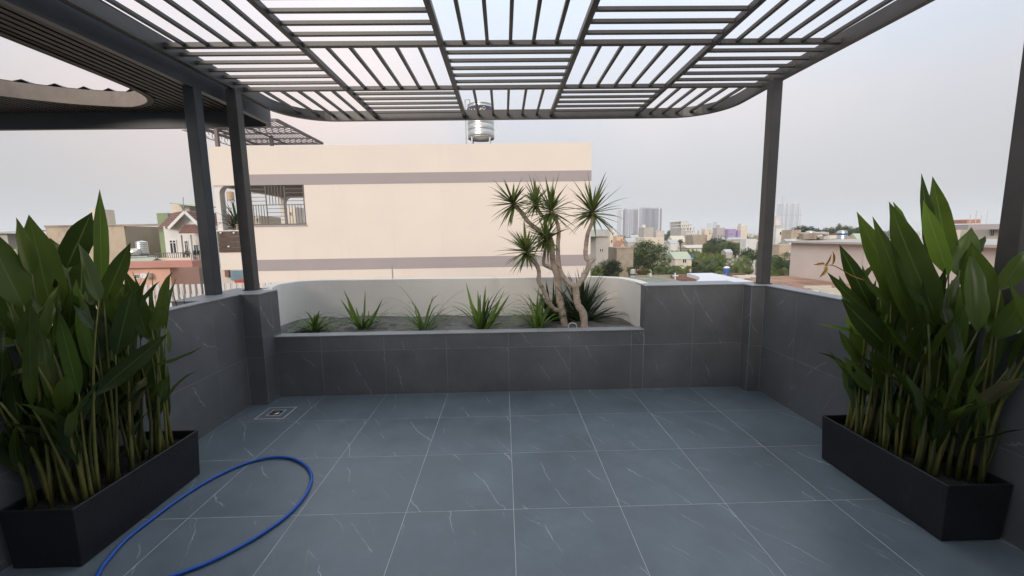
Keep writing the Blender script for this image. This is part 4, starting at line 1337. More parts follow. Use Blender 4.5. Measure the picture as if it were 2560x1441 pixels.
H_MAUVE = pc('mauve_plaster', (0.57, 0.50, 0.46), DIRT((0.33, 0.29, 0.26), 0.60), 0.08)
H_BLUE = pc('pale_blue_plaster', (0.50, 0.60, 0.62), None, 0.06)
H_GREEN = pc('dull_green_sheet', (0.24, 0.30, 0.17), None, 0.12)
H_BROWN = pc('brown_brick_wall', (0.20, 0.12, 0.09), DIRT((0.09, 0.06, 0.05), 0.5), 0.3, 2)
R_BROWN = pc('brown_roof_tile', (0.17, 0.085, 0.065), None, 0.2, 2, 0.7)
R_TERRA = pc('terracotta_tile', (0.40, 0.20, 0.15), None, 0.2, 2, 0.8)
R_TIN = pc('pale_tin_roof', (0.42, 0.43, 0.42), DIRT((0.30, 0.26, 0.23), 0.6), 0.12, 0.8, 0.6)
R_GREEN = pc('pale_green_tin_roof', (0.40, 0.44, 0.33), DIRT((0.32, 0.33, 0.26), 0.6), 0.1, 0.8, 0.6)
R_RUST = pc('rusted_tin_roof', (0.34, 0.20, 0.135), DIRT((0.20, 0.105, 0.07), 0.5), 0.25, 1.2, 0.8)
R_CREAM = pc('cream_tin_roof', (0.58, 0.53, 0.44), None, 0.1, 0.8, 0.7)
WFR = mat('window_frame_white', (0.66, 0.66, 0.64), 0.6)
def win(parent, x0, x1, z0, z1, y, mull=1, frame=WFR, name='window', rail=False):
    """window on a wall facing -Y: frame bars proud of the wall, dark pane set in them"""
    fw = min(0.07, (x1 - x0) * 0.12)
    b = MB()
    yf, yb = y - 0.05, y + 0.03
    b.box(x0, x1, yf, yb, z0, z0 + fw); b.box(x0, x1, yf, yb, z1 - fw, z1)
    b.box(x0, x0 + fw, yf, yb, z0 + fw, z1 - fw); b.box(x1 - fw, x1, yf, yb, z0 + fw, z1 - fw)
    for k in range(mull):
        x = x0 + (x1 - x0) * (k + 1) / (mull + 1)
        b.box(x - fw * .4, x + fw * .4, yf + .005, yb, z0 + fw, z1 - fw)
    if rail:
        zr = z0 + (z1 - z0) * 0.78
        b.box(x0 + fw, x1 - fw, yf + .007, yb, zr - fw * .4, zr + fw * .4)
    o = b.build(name, frame, parent)
    MB().box(x0 + fw * .5, x1 - fw * .5, y - 0.02, y - 0.012, z0 + fw * .5, z1 - fw * .5).build('pane', GLASS, o)
    return o
def pwin(parent, px0, px1, py0, py1, Y, **k):
    a, c = at(px0, py0, Y=Y), at(px1, py1, Y=Y)
    return win(parent, min(a.x, c.x), max(a.x, c.x), min(a.z, c.z), max(a.z, c.z), Y, **k)
def house(label, px0, px1, ptop, Y, depth, m, wins=(), roof=None, cat='house', name='house', grp=None, parapet=0.0, zbot=GZ, clutter=0, wmull=1):
    x0, x1 = at(px0, ptop, Y=Y).x, at(px1, ptop, Y=Y).x
    zt = at((px0 + px1) / 2, ptop, Y=Y).z
    lim = 0.38 * abs(px1 - px0)
    while depth > 2.0:                         # px0..px1 spans front and visible side wall together
        sv = x0 if px0 > 1260 else x1
        sh = abs(FPX * sv * (1 / Y - 1 / (Y + depth)))
        if sh <= lim:
            break
        depth *= 0.85
    sh = min(lim, abs(FPX * (x0 if px0 > 1260 else x1) * (1 / Y - 1 / (Y + depth))))
    if px0 > 1260:
        x0 = at(px0 + sh, ptop, Y=Y).x
    elif px1 < 1260:
        x1 = at(px1 - sh, ptop, Y=Y).x
    t = thing(name, label, cat, ((x0 + x1) / 2, Y + depth / 2, zbot), grp)
    rk = roof[0] if roof else None
    if rk == 'gable':                          # ridge along Y, gable end towards us
        rm, rh = roof[1], roof[2]
        eave = zt - rh
        b = MB(); xm = (x0 + x1) / 2
        prf = [(x0, zbot), (x1, zbot), (x1, eave), (xm, zt - .05), (x0, eave)]
        vs = [(x, Y, z) for x, z in prf] + [(x, Y + depth, z) for x, z in prf]
        b.add(vs, [(0, 1, 2, 3, 4), (9, 8, 7, 6, 5)] + [(i, 5 + i, 5 + (i + 1) % 5, (i + 1) % 5) for i in range(5)])
        b.build('wall', m, t)
        ov = (x1 - x0) * 0.08
        for sx, xa in ((-1, x0 - ov), (1, x1 + ov)):
            za = eave - rh * 0.16
            b = MB().obox((xm, Y - ov, zt), (xa - xm, 0, za - zt), (0, depth + 2 * ov, 0), (0, 0, 0.09))
            b.build('roof', rm, t)
    elif rk == 'hip' or rk == 'front':         # roof slope facing us
        rm, rh = roof[1], roof[2]
        eave = zt - rh
        MB().box(x0, x1, Y, Y + depth, zbot, eave).build('wall', m, t)
        ov = 0.05 * (x1 - x0)
        ins = (x1 - x0) * (0.22 if rk == 'hip' else 0.0)
        b = MB()
        vs = [(x0 - ov, Y - ov, eave), (x1 + ov, Y - ov, eave), (x1 + ov, Y + depth + ov, eave), (x0 - ov, Y + depth + ov, eave),
              (x0 - ov + ins, Y + depth / 2, zt), (x1 + ov - ins, Y + depth / 2, zt)]
        b.add(vs, [(0, 1, 5, 4), (1, 2, 5), (2, 3, 4, 5), (3, 0, 4), (3, 2, 1, 0)])
        b.build('roof', rm, t)
    else:
        b = MB().box(x0, x1, Y, Y + depth, zbot, zt)
        b.build('wall', m, t)
        if parapet:
            MB().box(x0 - .08, x1 + .08, Y - .08, Y + .1, zt - parapet * .3, zt + .04).build('cornice', m, t)
        if clutter:
            for k in range(clutter):
                xx = random.uniform(x0 + .2, max(x0 + .3, x1 - 1.2)); ww = random.uniform(.5, 1.6)
                yy = Y + depth * random.uniform(.2, .6)
                MB().box(xx, xx + ww, yy, yy + ww, zt, zt + random.uniform(.4, 1.3)).build('roof_box', random.choice((H_WHITE, H_GREY, R_TIN)), t)
    for q in wins:
        if at(q[0], q[2], Y=Y).x < x0 or at(q[1], q[2], Y=Y).x > x1:
            continue
        pwin(t, q[0], q[1], q[2], q[3], Y, mull=wmull if q[1] - q[0] > 5 else 0)
    return t

# ---- left of the terrace
wt = house('long blank tan-stucco side wall with dark water stains', 113, 412, 566, 33, 9, H_TAN, cat='building', name='apartment_building')
ws_x0, ws_x1 = at(113, 566, Y=33).x, at(412, 566, Y=33).x
MB().box(ws_x0 - .05, ws_x1 + .05, 32.95, 33.2, at(262, 566, Y=33).z - .02, at(262, 566, Y=33).z + .12).build('cap', H_CON, wt)
MB().box(at(228, 540, Y=36).x, at(246, 540, Y=36).x, 36, 37.5, at(235, 560, Y=36).z, at(236, 523, Y=36).z).build('stair_tower', H_CREAM, wt)
pk = house('low peach house with rose parapet and white doors', 296, 489, 668, 24, 7, H_PINK, [(337, 351, 686, 697), (412, 429, 681, 714), (435, 460, 678, 714)])
MB().box(at(292, 660, Y=24).x, at(490, 660, Y=24).x, 23.72, 24.6, at(390, 669, Y=24).z, at(390, 653, Y=24).z).build('parapet', H_ROSE, pk)
ac = at(370, 689, Y=23.9)
MB().box(ac.x - .18, ac.x + .18, 23.6, 24.0, ac.z - .13, ac.z + .13).build('air_conditioner', PLASTICW, pk)
tank('ribbed stainless tank standing against the tan stained wall', 357, 602, 634, 24, 27, stand=.4, detail=20)
hz = at(336, 631, Y=26.5)
ht = thing('water_tank', 'horizontal stainless tank lying beside the ribbed upright one', 'water tank', (hz.x, 26.5, hz.z - .6))
MB().tube([(hz.x - .55, 26.5, hz.z), (hz.x - .5, 26.5, hz.z), (hz.x + .28, 26.5, hz.z), (hz.x + .33, 26.5, hz.z)], [.12, .24, .24, .12], 16).build('body', INOX, ht, smooth=True)
b = MB(); b.box(hz.x - .5, hz.x + .9, 26.3, 27.3, hz.z - .32, hz.z - .26); b.box(hz.x - .45, hz.x - .38, 26.4, 26.5, hz.z - 1.2, hz.z - .32); b.box(hz.x + .8, hz.x + .87, 26.4, 26.5, hz.z - 1.2, hz.z - .32)
b.build('stand', GALV, ht)
mc = thing('metal_awning', 'sloped grey-green metal awning on posts over the peach house roof', 'awning', (at(357, 655, Y=25).x, 25, -1))
a0, a1, a2, a3 = at(318, 657, Y=24.6), at(380, 655, Y=24.6), at(396, 645, Y=26.4), at(322, 648, Y=26.4)
b = MB(); b.add([a0, a1, a2, a3, a0 + Vector((0, 0, .06)), a1 + Vector((0, 0, .06)), a2 + Vector((0, 0, .06)), a3 + Vector((0, 0, .06))], [(0, 3, 2, 1), (4, 5, 6, 7), (0, 1, 5, 4), (1, 2, 6, 5), (2, 3, 7, 6), (3, 0, 4, 7)])
b.build('sheet', R_GREEN, mc)
for px_ in (342, 390):
    p = at(px_, 655, Y=25.4)
    MB().box(p.x - .04, p.x + .04, 25.4, 25.48, at(px_, 672, Y=25.4).z, p.z).build('post', GALV, mc)

# white gable house
gh = thing('house', 'white house with brown tiled cross gables and arched balconies', 'house', (at(460, 600, Y=27).x, 28, GZ))
GY = 27.0
def q(px, py, dy=0.0): return at(px, py, Y=GY + dy)
apex, le, re_ = q(463, 532), q(428, 566), q(498, 565)
xl_, xr_ = q(412, 600).x, q(530, 600).x
b = MB()
b.box(xl_, xr_, GY, GY + 3.5, GZ, le.z)
tri = [(le.x, le.z + .001), (re_.x, re_.z + .001), (apex.x, apex.z)]
b.add([(x, GY + .002, z) for x, z in tri] + [(x, GY + 3.4, z) for x, z in tri], [(0, 1, 2), (5, 4, 3), (0, 3, 4, 1), (1, 4, 5, 2), (2, 5, 3, 0)])
b.build('wall', H_WHITE, gh)
def roof_quad(p, ext, nm, rows=7):
    """tiled slope: p = (ridge start, eave start), swept along ext; tile rows stepped"""
    r0, e0 = p
    b = MB()
    for k in range(rows):
        t0, t1 = k / rows, (k + 1) / rows
        a = r0.lerp(e0, t0) + Vector((0, 0, .03)); c = r0.lerp(e0, t1) + Vector((0, 0, .09))
        b.add([a, c, c + ext, a + ext, c - Vector((0, 0, .1)), c + ext - Vector((0, 0, .1))], [(0, 1, 2, 3), (1, 4, 5, 2)])
    b.add([r0, e0, e0 + ext, r0 + ext], [(0, 3, 2, 1)])
    return b.build(nm, R_BROWN, gh)
EXT = Vector((-1.75, 1.25, 0))
fwd = Vector((0.35, -0.5, 0))
roof_quad((apex + fwd + Vector((0, 0, .06)), le + fwd + Vector((-.15, 0, -.12))), EXT - fwd, 'roof')
roof_quad((apex + fwd + Vector((0, 0, .06)), re_ + fwd + Vector((.2, 0, -.15))), Vector((0.3, 3.5, 0)), 'roof')
MB().bar(apex + fwd + Vector((0, 0, .02)), le + fwd + Vector((-.15, 0, -.16)), .06, .16).build('barge_board', WFR, gh)
MB().bar(apex + fwd + Vector((0, 0, .02)), re_ + fwd + Vector((.2, 0, -.2)), .06, .16).build('barge_board', WFR, gh)
l0, l1 = q(463, 563, -.3), q(447, 584, -1.1)
roof_quad((l0, l1), Vector((1.2, 0, 0)), 'porch_roof', 5)
cw = q(447, 561)
rw = MB().lathe((0, 0, 0), [(.28, 0), (.28, .05), (.2, .05), (.18, .03)], 16).build('round_window', H_CREAM, gh)
rw.matrix_parent_inverse = Matrix.Translation(-gh.location) @ (Matrix.Translation((cw.x, GY - .0, cw.z)) @ Matrix.Rotation(math.pi / 2, 4, 'X'))
pwin(gh, 423, 445, 600, 634, GY, mull=1, rail=True)
pwin(gh, 461, 475, 602, 642, GY, mull=1, rail=True, name='door')
pwin(gh, 484, 500, 612, 642, GY, mull=1)
for px_ in (480, 503):
    p = q(px_, 600)
    MB().box(p.x - .07, p.x + .07, GY - 1.0, GY - .86, q(px_, 712).z, q(px_, 588).z).build('column', H_WHITE, gh)
pts = [q(480, 606, -1)] + [at(491.5 - 11.5 * math.cos(a), 606 - 15 * math.sin(a), Y=GY - 1) for a in [k * math.pi / 8 for k in range(9)]]
MB().tube(pts, .06, 5).build('arch', H_WHITE, gh)
MB().tube([p + Vector((0, 0, q(480, 680).z - q(480, 606).z)) for p in pts], .06, 5).build('arch', H_WHITE, gh)
sl0, sl1 = q(421, 645), q(508, 645)
MB().box(sl0.x, sl1.x, GY - 1.05, GY, q(460, 652).z, q(460, 643).z).build('balcony_slab', H_CREAM, gh)
b = MB()
zr0, zr1 = q(460, 643).z, q(460, 632).z
b.box(sl0.x, sl1.x, GY - 1.03, GY - .98, zr1, zr1 + .04)
k = sl0.x
while k < sl1.x:
    b.box(k, k + .025, GY - 1.02, GY - .99, zr0, zr1); k += .13
b.build('balcony_railing', GR, gh)
for i, px_ in enumerate((467, 476, 488, 497)):
    p = at(px_, 645, Y=GY - .8)
    spiky(('leafy pot plant', 'dark pot plant', 'bushy pot plant', 'drooping pot plant')[i] + ' on the white gable house balcony, ' + ('next to the door', 'just right of the door', 'beneath the arch', 'at the steel post end')[i], (p.x, p.y, p.z - .1), 14, .38, .07, 'pot_plant', 'pot plants on the balcony')
house('dull green metal-clad wall rising behind the white gable house', 391, 436, 533, 34, 5, H_GREEN, cat='building', name='building')
house('pale blue plain house behind the white gable', 462, 530, 531, 36, 5, H_BLUE)
tb = house('cream roof-top room with a sloping canopy above the blue house', 428, 500, 512, 38, 4, H_CREAM, [(455, 463, 517, 532), (466, 476, 518, 532), (479, 487, 519, 532)], zbot=-1)
r0, r1 = at(424, 510, Y=37), at(505, 518, Y=37)
b = MB().obox(r0, r1 - r0, (0, 4, .1), (0, 0, .1)); b.build('roof', R_GREEN, tb)
p = at(458, 531, Y=37)
tag(MB().tube([p, at(458, 493, Y=37)], .035, 5).build('antenna_mast', GALV), 'thin antenna mast above the white gable house', 'antenna')
# fence of white slats
fn = thing('slat_fence', 'white upright slat fence on the wall behind the left posts', 'fence', (at(500, 720, Y=11).x, 11, -.6))
FYY = 11.0
fx0, fx1 = at(290, 715, Y=FYY).x, at(760, 715, Y=FYY).x
fz = lambda x: 0.36
FW = mat('fence_white', (0.58, 0.58, 0.57), 0.6, var=0.1)
x = fx0
slm = MB().box(-.042, .042, -.015, .015, 0, .98).mesh('slat', FW)
while x < fx1:
    inst(slm, fn, Matrix.Translation((x, FYY, -.6 + random.uniform(-.01, .01))), 'slat'); x += .155
MB().box(fx0, fx1, FYY + .016, FYY + .06, .02, .10).build('rail', GALV, fn)
MB().box(fx0, fx1, FYY + .016, FYY + .06, -.5, -.42).build('rail', GALV, fn)
tag(MB().box(fx0 - 2, fx1, FYY - .1, FYY + .15, GZ, -.6).build('boundary_wall', H_GREY), 'plain grey wall carrying the white slat fence', 'wall')
# glimpses under and through the cream loggia
lw = house('lilac-grey shop house with blue glass under the cream loggia', 545, 700, 672, 24.5, 4, H_MAUVE)
a, c = at(575, 677, Y=24.4), at(612, 700, Y=24.4)
MB().box(a.x, c.x, 24.4, 24.48, c.z, a.z).build('glass_panel', mat('blue_glass', (0.16, 0.25, 0.30), 0.2), lw)
a, c = at(586, 701, Y=23.6), at(612, 707, Y=23.6)
MB().box(a.x, c.x, 23.6, 24.4, c.z, a.z).build('awning', mat('red_awning', (0.36, 0.05, 0.05), 0.7), lw)
a, c = at(561, 676, Y=24.35), at(573, 693, Y=24.35)
MB().box(a.x, c.x, 24.35, 24.49, c.z, a.z).build('shutter', R_BROWN, lw)
house('small cream house framed by the loggia bars', 716, 752, 518, 46, 5, H_CREAM, [(724, 730, 530, 540)])
house('brown and tan house low behind the loggia bars', 560, 700, 540, 50, 6, H_TAN, [(640, 648, 545, 556), (655, 662, 545, 556)])
tank('tan coloured tank on a tall stand seen beside the loggia column', 577, 478, 500, 16, 44, stand=2.2, detail=14, m=mat('tan_tank', (0.55, 0.40, 0.25), 0.5))
# far left
fl_ = house('far grey-white house with a low tin roof at the picture edge', -40, 52, 584, 44, 8, H_GREY, [(2, 8, 600, 612), (14, 22, 598, 610), (28, 46, 596, 604), (4, 20, 614, 621), (30, 48, 614, 620)])
a, c = at(-40, 585, Y=43.5), at(54, 582, Y=43.5)
MB().obox(a, c - a, (0, 8, .5), (0, 0, .15)).build('roof', R_TIN, fl_)
house('white low house with yellow-green eave below the far grey house', -40, 52, 630, 38, 4, H_WHITE, [(5, 18, 636, 650), (24, 46, 636, 648)])
a, c = at(-40, 629, Y=37.6), at(54, 623, Y=37.6)
tag(MB().box(a.x, c.x, 37.2, 38.4, a.z, c.z).build('eave_strip', mat('yellow_green_paint', (0.34, 0.35, 0.10), 0.7)), 'yellow-green eave strip on the white low house', 'eave')
house('tan low wall below the white low house', -40, 58, 652, 34, 2, H_TAN, cat='wall', name='boundary_wall')

# ---- right of the terrace, near
WL = mat('white_ledge_paint', (0.74, 0.74, 0.78), 0.6, var=0.03)
LB = mat('terracotta_render', (0.36, 0.20, 0.14), 0.85, var=0.15)
lp_ = smooth_path([(1.5, 4.16), (1.9, 4.25), (2.2, 4.70), (2.44, 5.05), (2.58, 5.40), (2.62, 5.80)], 5)
lpoly = [(p.x, p.y) for p in lp_] + [(2.98, 5.80), (2.90, 4.62), (2.80, 4.16)]
wlg = thing('white_ledge', 'bright white curved ledge just beyond the tall parapet section', 'ledge', (2.6, 4.9, 0))
MB().prism(lpoly, 0.90, 0.95).build('top', WL, wlg)
ins_ = [(x + (0.004 if i < len(lp_) else -0.004), y - (0.004 if y > 5.7 else 0)) for i, (x, y) in enumerate(lpoly)]
MB().prism(ins_, -1.5, 0.8995).build('side', LB, wlg)
def lowwall(label, px0, px1, pt, pb, Y, m, th=.25, nm='low_wall', cat='wall', zb=None):
    a, c = at(px0, pt, Y=Y), at(px1, pt, Y=Y)
    zt = (a.z + c.z) / 2
    return tag(MB().box(a.x, c.x, Y, Y + th, zb if zb is not None else zt - 3, zt).build(nm, m), label, cat)
lowwall('brown mottled low wall beyond the curved planter end', 1592, 1682, 689, 700, 24, H_CON)
lowwall('dark brown broken low wall left of the white ledge', 1681, 1738, 687, 704, 23, H_BROWN)
lowwall('lower dark brown broken wall in front of the mottled one', 1660, 1735, 697, 706, 20, H_BROWN)
lowwall('thin white kerb strip beyond the planter end', 1600, 1662, 696, 701, 19, WFR, .4)
fr_ = at(1630, 704, Y=17)
tag(MB().box(fr_.x - 2, fr_.x + 1.2, 15, 19, fr_.z - .2, fr_.z).build('flat_roof', mat('mossy_roof', (0.22, 0.23, 0.16), 0.9, var=.3)), 'mossy flat roof patch below the white kerb', 'roof')
lowwall('brick-brown wall below the blue drum', 1822, 1864, 684, 694, 30, H_BROWN)
lowwall('cream coping strip right of the white ledge', 1846, 1900, 691, 697, 22, R_CREAM, .6)
lowwall('rust-coloured low roof edge behind the blue drum', 1745, 1880, 689, 700, 33, R_RUST, 1.0)
for i, (px_, y0, y1, arm) in enumerate(((1627, 684, 706, 0), (1688, 683, 700, 1))):
    p0, p1 = at(px_, y1, Y=19 + i), at(px_, y0, Y=19 + i)
    b = MB().tube([p0, p1], .035, 6)
    if arm:
        c = at(px_, 690, Y=19 + i)
        b.tube([c + Vector((-.12, 0, 0)), c + Vector((.16, 0, 0))], .03, 6)
    tag(b.build('white_pipe', PLASTICW), ('plain white vent pipe on the roof beyond the planter', 'white vent pipe with a cross arm beside the dark broken wall')[i], 'pipe')
STRT = mat('striped_tank_grey', (0.55, 0.53, 0.52), 0.5)
tank('small white tank with dark bands beside the red bush', 1582, 673, 697, 13, 28, m=STRT, band=(.35, .5, NAVY), stand=.3, ribs=3, detail=16)
BLUEP = mat('blue_plastic', (0.05, 0.13, 0.36), 0.45)
bd = tank('blue plastic drum with white lid on the low brown wall', 1816, 669, 686, 15, 28, name='water_drum', m=BLUEP, stand=.1, ribs=3, legs=False, detail=18)
MB().lathe((bd[1].x, bd[1].y, bd[3] + bd[4] * .9), [(bd[2] * 1.02, 0), (bd[2] * 1.02, .05), (bd[2] * .4, .12), (.01, .12)], 18).build('lid', PLASTICW, bd[0])

# plaster parapet house on the right with rusty roof between
rf = thing('tin_roof', 'rusty flat metal roof just beyond the parapet on the flower side', 'roof', (9, 14, -1.1))
b = MB()
x = 7.0
k = 0
while x < 16.0:
    y0 = 9.0; y1 = 22.5
    ya = max(y0, 8.0 + (max(0, x - 7.0)) * 0.0)
    yb_ = min(y1, 8.2 + (x - 7.0) * 2.27)
    if yb_ > ya + .2:
        b.box(x, x + .46, ya, yb_, -1.0, -.93 - .014 * (k % 2))
    x += .46; k += 1
b.build('sheet', R_RUST, rf)
MB().prism([(7.0, 8.6), (15.95, 8.6), (15.95, 22.4), (13.3, 22.4)], GZ, -1.002).build('wall', H_GREY, rf)
ph = thing('house', 'stained pale mauve plaster wall of a roof house behind the orange flower', 'house', (19, 17, GZ))
MB().box(16.0, 24.0, 9.0, 22.6, GZ, .90).build('wall', H_MAUVE, ph)
MB().box(15.7, 24.1, 8.9, 22.75, .905, 1.0).build('roof_slab', H_GREY, ph)
MB().box(15.96, 16.0, 17.6, 17.9, -.9, .9).build('pilaster', H_MAUVE, ph)
bx = MB().box(15.9, 16.4, 20, 20.9, 1.0, 1.35)
lv = thing('louver_vent', 'cream louvred vent frame lying by the parapet under the heliconia leaves', 'vent', at(2092, 731, Y=6.2))
for k in range(4):
    z = at(2092, 734 - k * 2.6, Y=6.2).z
    MB().box(at(2062, 730, Y=6.2).x, at(2135, 730, Y=6.2).x, 6.1 + k * .18, 6.14 + k * .18, z - .02, z + .012).build('slat', R_CREAM, lv)
MB().box(at(2060, 738, Y=6.2).x, at(2150, 738, Y=6.2).x, 5.9, 7.1, at(2092, 742, Y=6.2).z - .06, at(2092, 742, Y=6.2).z - .02).build('sill', R_CREAM, lv)
tank('stainless tank with blue band behind the stained mauve wall, nearest the tan block', 2024, 577, 605, 22, 30, band=(.6, .74, BLUEP), detail=20, stand=.5)
tank('stainless tank with blue band on the gabled roofs nearer the heliconias', 2104, 576, 602, 22, 34, band=(.55, .72, BLUEP), detail=20, stand=.5)
house('corrugated grey shed on the mauve roof house', 2057, 2084, 607, 26, 2, R_TIN, name='shed', cat='shed', zbot=.9)
house('small yellow slatted shed beside the corrugated grey one', 2084, 2098, 608, 26, 1.5, H_PEACH, name='shed', cat='shed', zbot=.9)
cl_t = thing('roof_clutter', 'heap of boxes and roofing sheets on the stained mauve house roof', 'clutter', (19, 17, 1.0))
for i in range(26):
    p = at(random.uniform(2000, 2062), 612, Y=random.uniform(23, 27))
    ww, hh = random.uniform(.25, .9), random.uniform(.1, .42)
    MB().obox((p.x, p.y, 1.0 + random.uniform(0, .15)), (ww, random.uniform(-.2, .2), random.uniform(-.08, .08)), (random.uniform(-.1, .1), .4, 0), (0, .02, hh)).build(random.choice(('box', 'sheet')), random.choice((H_WHITE, H_GREY, R_TIN, H_CON, H_BROWN, R_CREAM)), cl_t)
MB().prism([(16.3, 22.76), (24, 22.76), (24, 28), (20.2, 28)], GZ, .95).build('deck', H_GREY, cl_t)
tn = house('tall plain tan block behind the corner post', 1964, 2003, 575, 52, 8, H_TAN, cat='building', name='building')
t2 = house('plain tan wall house between the corner post and the mauve wall', 1920, 1996, 612, 40, 8, H_TAN, [(1974, 1984, 627, 642)])
house('white house with a balcony to the right of the corner post', 1928, 1962, 572, 60, 8, H_WHITE, [(1949, 1953, 580, 588), (1955, 1959, 580, 588)], clutter=2)
house('low pinkish tin roofed house in front of the tall tan block', 1955, 2010, 598, 46, 6, H_MAUVE, roof=('front', R_TIN, .6))
for i, (x0, x1, y0, Y_, rm, wm, k) in enumerate(((2035, 2066, 580, 48, R_CREAM, H_CREAM, 'front'), (2050, 2105, 588, 44, R_TIN, H_GREY, 'gable'), (2108, 2134, 588, 50, R_TERRA, H_GREY, 'front'),
                                              (2132, 2170, 584, 56, R_GREEN, H_WHITE, 'front'), (2100, 2160, 600, 38, R_TIN, H_GREY, 'front'), (2036, 2070, 592, 42, R_TIN, H_WHITE, 'front'))):
    house(('cream roofed low house near the blue-banded tank', 'grey gabled tin roof house between the two blue-banded tanks', 'red roofed house behind the second blue-banded tank', 'pale green roofed white house left of the heliconias',
           'broad grey tin roof in front of the red roofed house', 'small white house with tin roof below the cream roof')[i], x0, x1, y0, Y_, 7, wm, roof=(k, rm, .9))
house('white framed low house glimpsed between the heliconia leaves', 2140, 2210, 648, 24, 4, H_WHITE, [(2150, 2162, 662, 690), (2168, 2182, 664, 692)], parapet=.4)
house('beige flat house with dark parapet above the white framed one', 2130, 2215, 630, 27, 3, H_MAUVE)
# far right balcony house
fb = house('beige house with mauve eave and balcony at the far right post', 2405, 2600, 566, 30, 7, H_CREAM, [(2511, 2524, 577, 592), (2475, 2484, 572, 592)])
a, c = at(2405, 568, Y=29), at(2600, 559, Y=29)
MB().box(a.x, c.x, 28.6, 30, a.z - .2, c.z).build('eave', MAUVE, fb)
a, c = at(2466, 603, Y=28.6), at(2514, 594, Y=28.6)
MB().box(a.x, c.x, 28.6, 28.7, a.z, c.z).build('balcony_panel', MAUVE, fb)
MB().box(a.x - .1, c.x + .1, 28.5, 30, at(2490, 616, Y=28.6).z, a.z).build('balcony_slab', H_CREAM, fb)
b = MB()
for k in range(4):
    p = at(2425 + 14 * k, 553, Y=31); b.tube([p + Vector((0, 0, -.3)), p + Vector((0, 0, .5 + .3 * (k % 2)))], .02, 5)
tag(b.build('aerials', GALV), 'cluster of thin aerials on the far right beige house roof', 'aerial')
house('narrow beige house with dark window left of the mauve-eaved house', 2372, 2410, 568, 36, 6, H_MAUVE, [(2380, 2396, 580, 590)], roof=None)
a = at(2418, 553, Y=33)
tag(MB().box(a.x, a.x + 1.1, 33, 34, a.z - .2, a.z + .12).build('roof_hut', R_TERRA), 'little pinkish hut on the roof above the far right house', 'hut')

# ---- the city beyond
house('grey slab house with a metal roof edge touching the cream building', 1474, 1521, 592, 55, 10, H_GREY, [(1499, 1502.5, 622, 630), (1504, 1507.5, 622, 630)], cat='house')
a, c = at(1472, 592, Y=54.6), at(1521, 574, Y=54.6)
tag(MB().box(a.x, c.x, 54.6, 62, a.z, c.z).build('roof_screen', R_TIN), 'pale sheet metal screen on top of the grey slab house', 'screen')
house('brown unplastered concrete house beside the big tree', 1522, 1584, 620, 58, 8, H_CON, parapet=.3)
house('terracotta gabled house behind the brown concrete house', 1530, 1568, 604, 66, 7, H_PEACH, roof=('gable', R_TERRA, 1.4))
house('apricot painted house behind the terracotta gable', 1533, 1558, 592, 78, 7, H_PEACH, [(1552, 1555, 598, 606)])
house('narrow cream house left of the apricot one', 1518, 1538, 580, 90, 8, H_CREAM, [(1530, 1534, 582, 586), (1527, 1531, 600, 608)], clutter=1)
house('dull grey house with white ridge behind the big tree', 1557, 1590, 596, 84, 7, H_GREY, roof=('front', R_TIN, .8))
house('grey unfinished house with balcony before the tower block', 1597, 1634, 569, 150, 12, H_GREY, [(1602, 1607, 573, 578)], clutter=1)
house('long grey house with rust shutters before the tower block', 1628, 1661, 577, 155, 10, H_MAUVE, [(1634, 1650, 583, 592)])
house('pale house with tin roof at the foot of the tower block', 1570, 1600, 588, 130, 9, H_WHITE, roof=('front', R_TIN, 1.2))
house('yellowish long shed behind the big tree', 1590, 1660, 594, 120, 8, H_CREAM, name='shed', cat='shed')
# five storey shell under construction
cs = thing('building', 'open concrete frame building with white stepped floors', 'building', (at(1722, 570, Y=170).x, 172, GZ))
YC = 170
def flr(px0, px1, py, th=2.2):
    a, c = at(px0, py, Y=YC), at(px1, py, Y=YC)
    return a.x, c.x, a.z
lev = [(1703, 1722, 553), (1703, 1731, 560.5), (1703, 1738, 568), (1712, 1740, 575.5), (1716, 1742, 583), (1716, 1742, 590)]
for i, (p0, p1, py) in enumerate(lev):
    x0, x1, z = flr(p0, p1, py)
    MB().box(x0, x1, YC, YC + 12, z - .35, z).build('floor_slab', H_WHITE, cs)
    if i < len(lev) - 1:
        zn = flr(p0, p1, lev[i + 1][2])[2]
        nb = 5
        for k in range(nb + 1):
            xx = x0 + (x1 - x0 - .5) * k / nb
            MB().box(xx, xx + .5, YC + .1, YC + .6, zn, z - .352).build('column', H_WHITE, cs)
        MB().box(x0 + .2, x1 - .2, YC + 3, YC + 11.8, zn, z - .352).build('inner_wall', H_GREY, cs)
x0, x1, z = flr(1703, 1716, 568)
MB().box(x0, x1, YC + .05, YC + 11, GZ, z - .36).build('wall', H_GREY, cs)
house('long cream tin roofed warehouse under the frame building', 1668, 1716, 590, 140, 14, H_CREAM, roof=('front', R_CREAM, 2.2), name='warehouse', cat='warehouse')
house('low white tin warehouse before the long cream one', 1664, 1700, 600, 125, 9, H_WHITE, roof=('front', R_TIN, 1.0), name='warehouse', cat='warehouse')
house('big brown-grey concrete box with no windows', 1714, 1768, 588, 130, 9, H_CON, cat='building', name='building')
house('long low brown wall left of the concrete box', 1668, 1716, 606, 128, 2, H_CON, cat='wall', name='boundary_wall')
house('pale greenish tin roof right of the concrete box', 1785, 1812, 600, 135, 9, H_CREAM, roof=('front', R_GREEN, 1.4), name='warehouse', cat='warehouse')
house('long white roof line below the concrete box', 1700, 1812, 613, 118, 6, H_WHITE, roof=('front', R_CREAM, .8), name='warehouse', cat='warehouse')
house('cream cubic house with a flat roof left of the grey one', 1753, 1780, 572, 180, 9, H_CREAM, [(1773, 1776, 576, 579), (1773, 1776, 582, 586)], clutter=1)
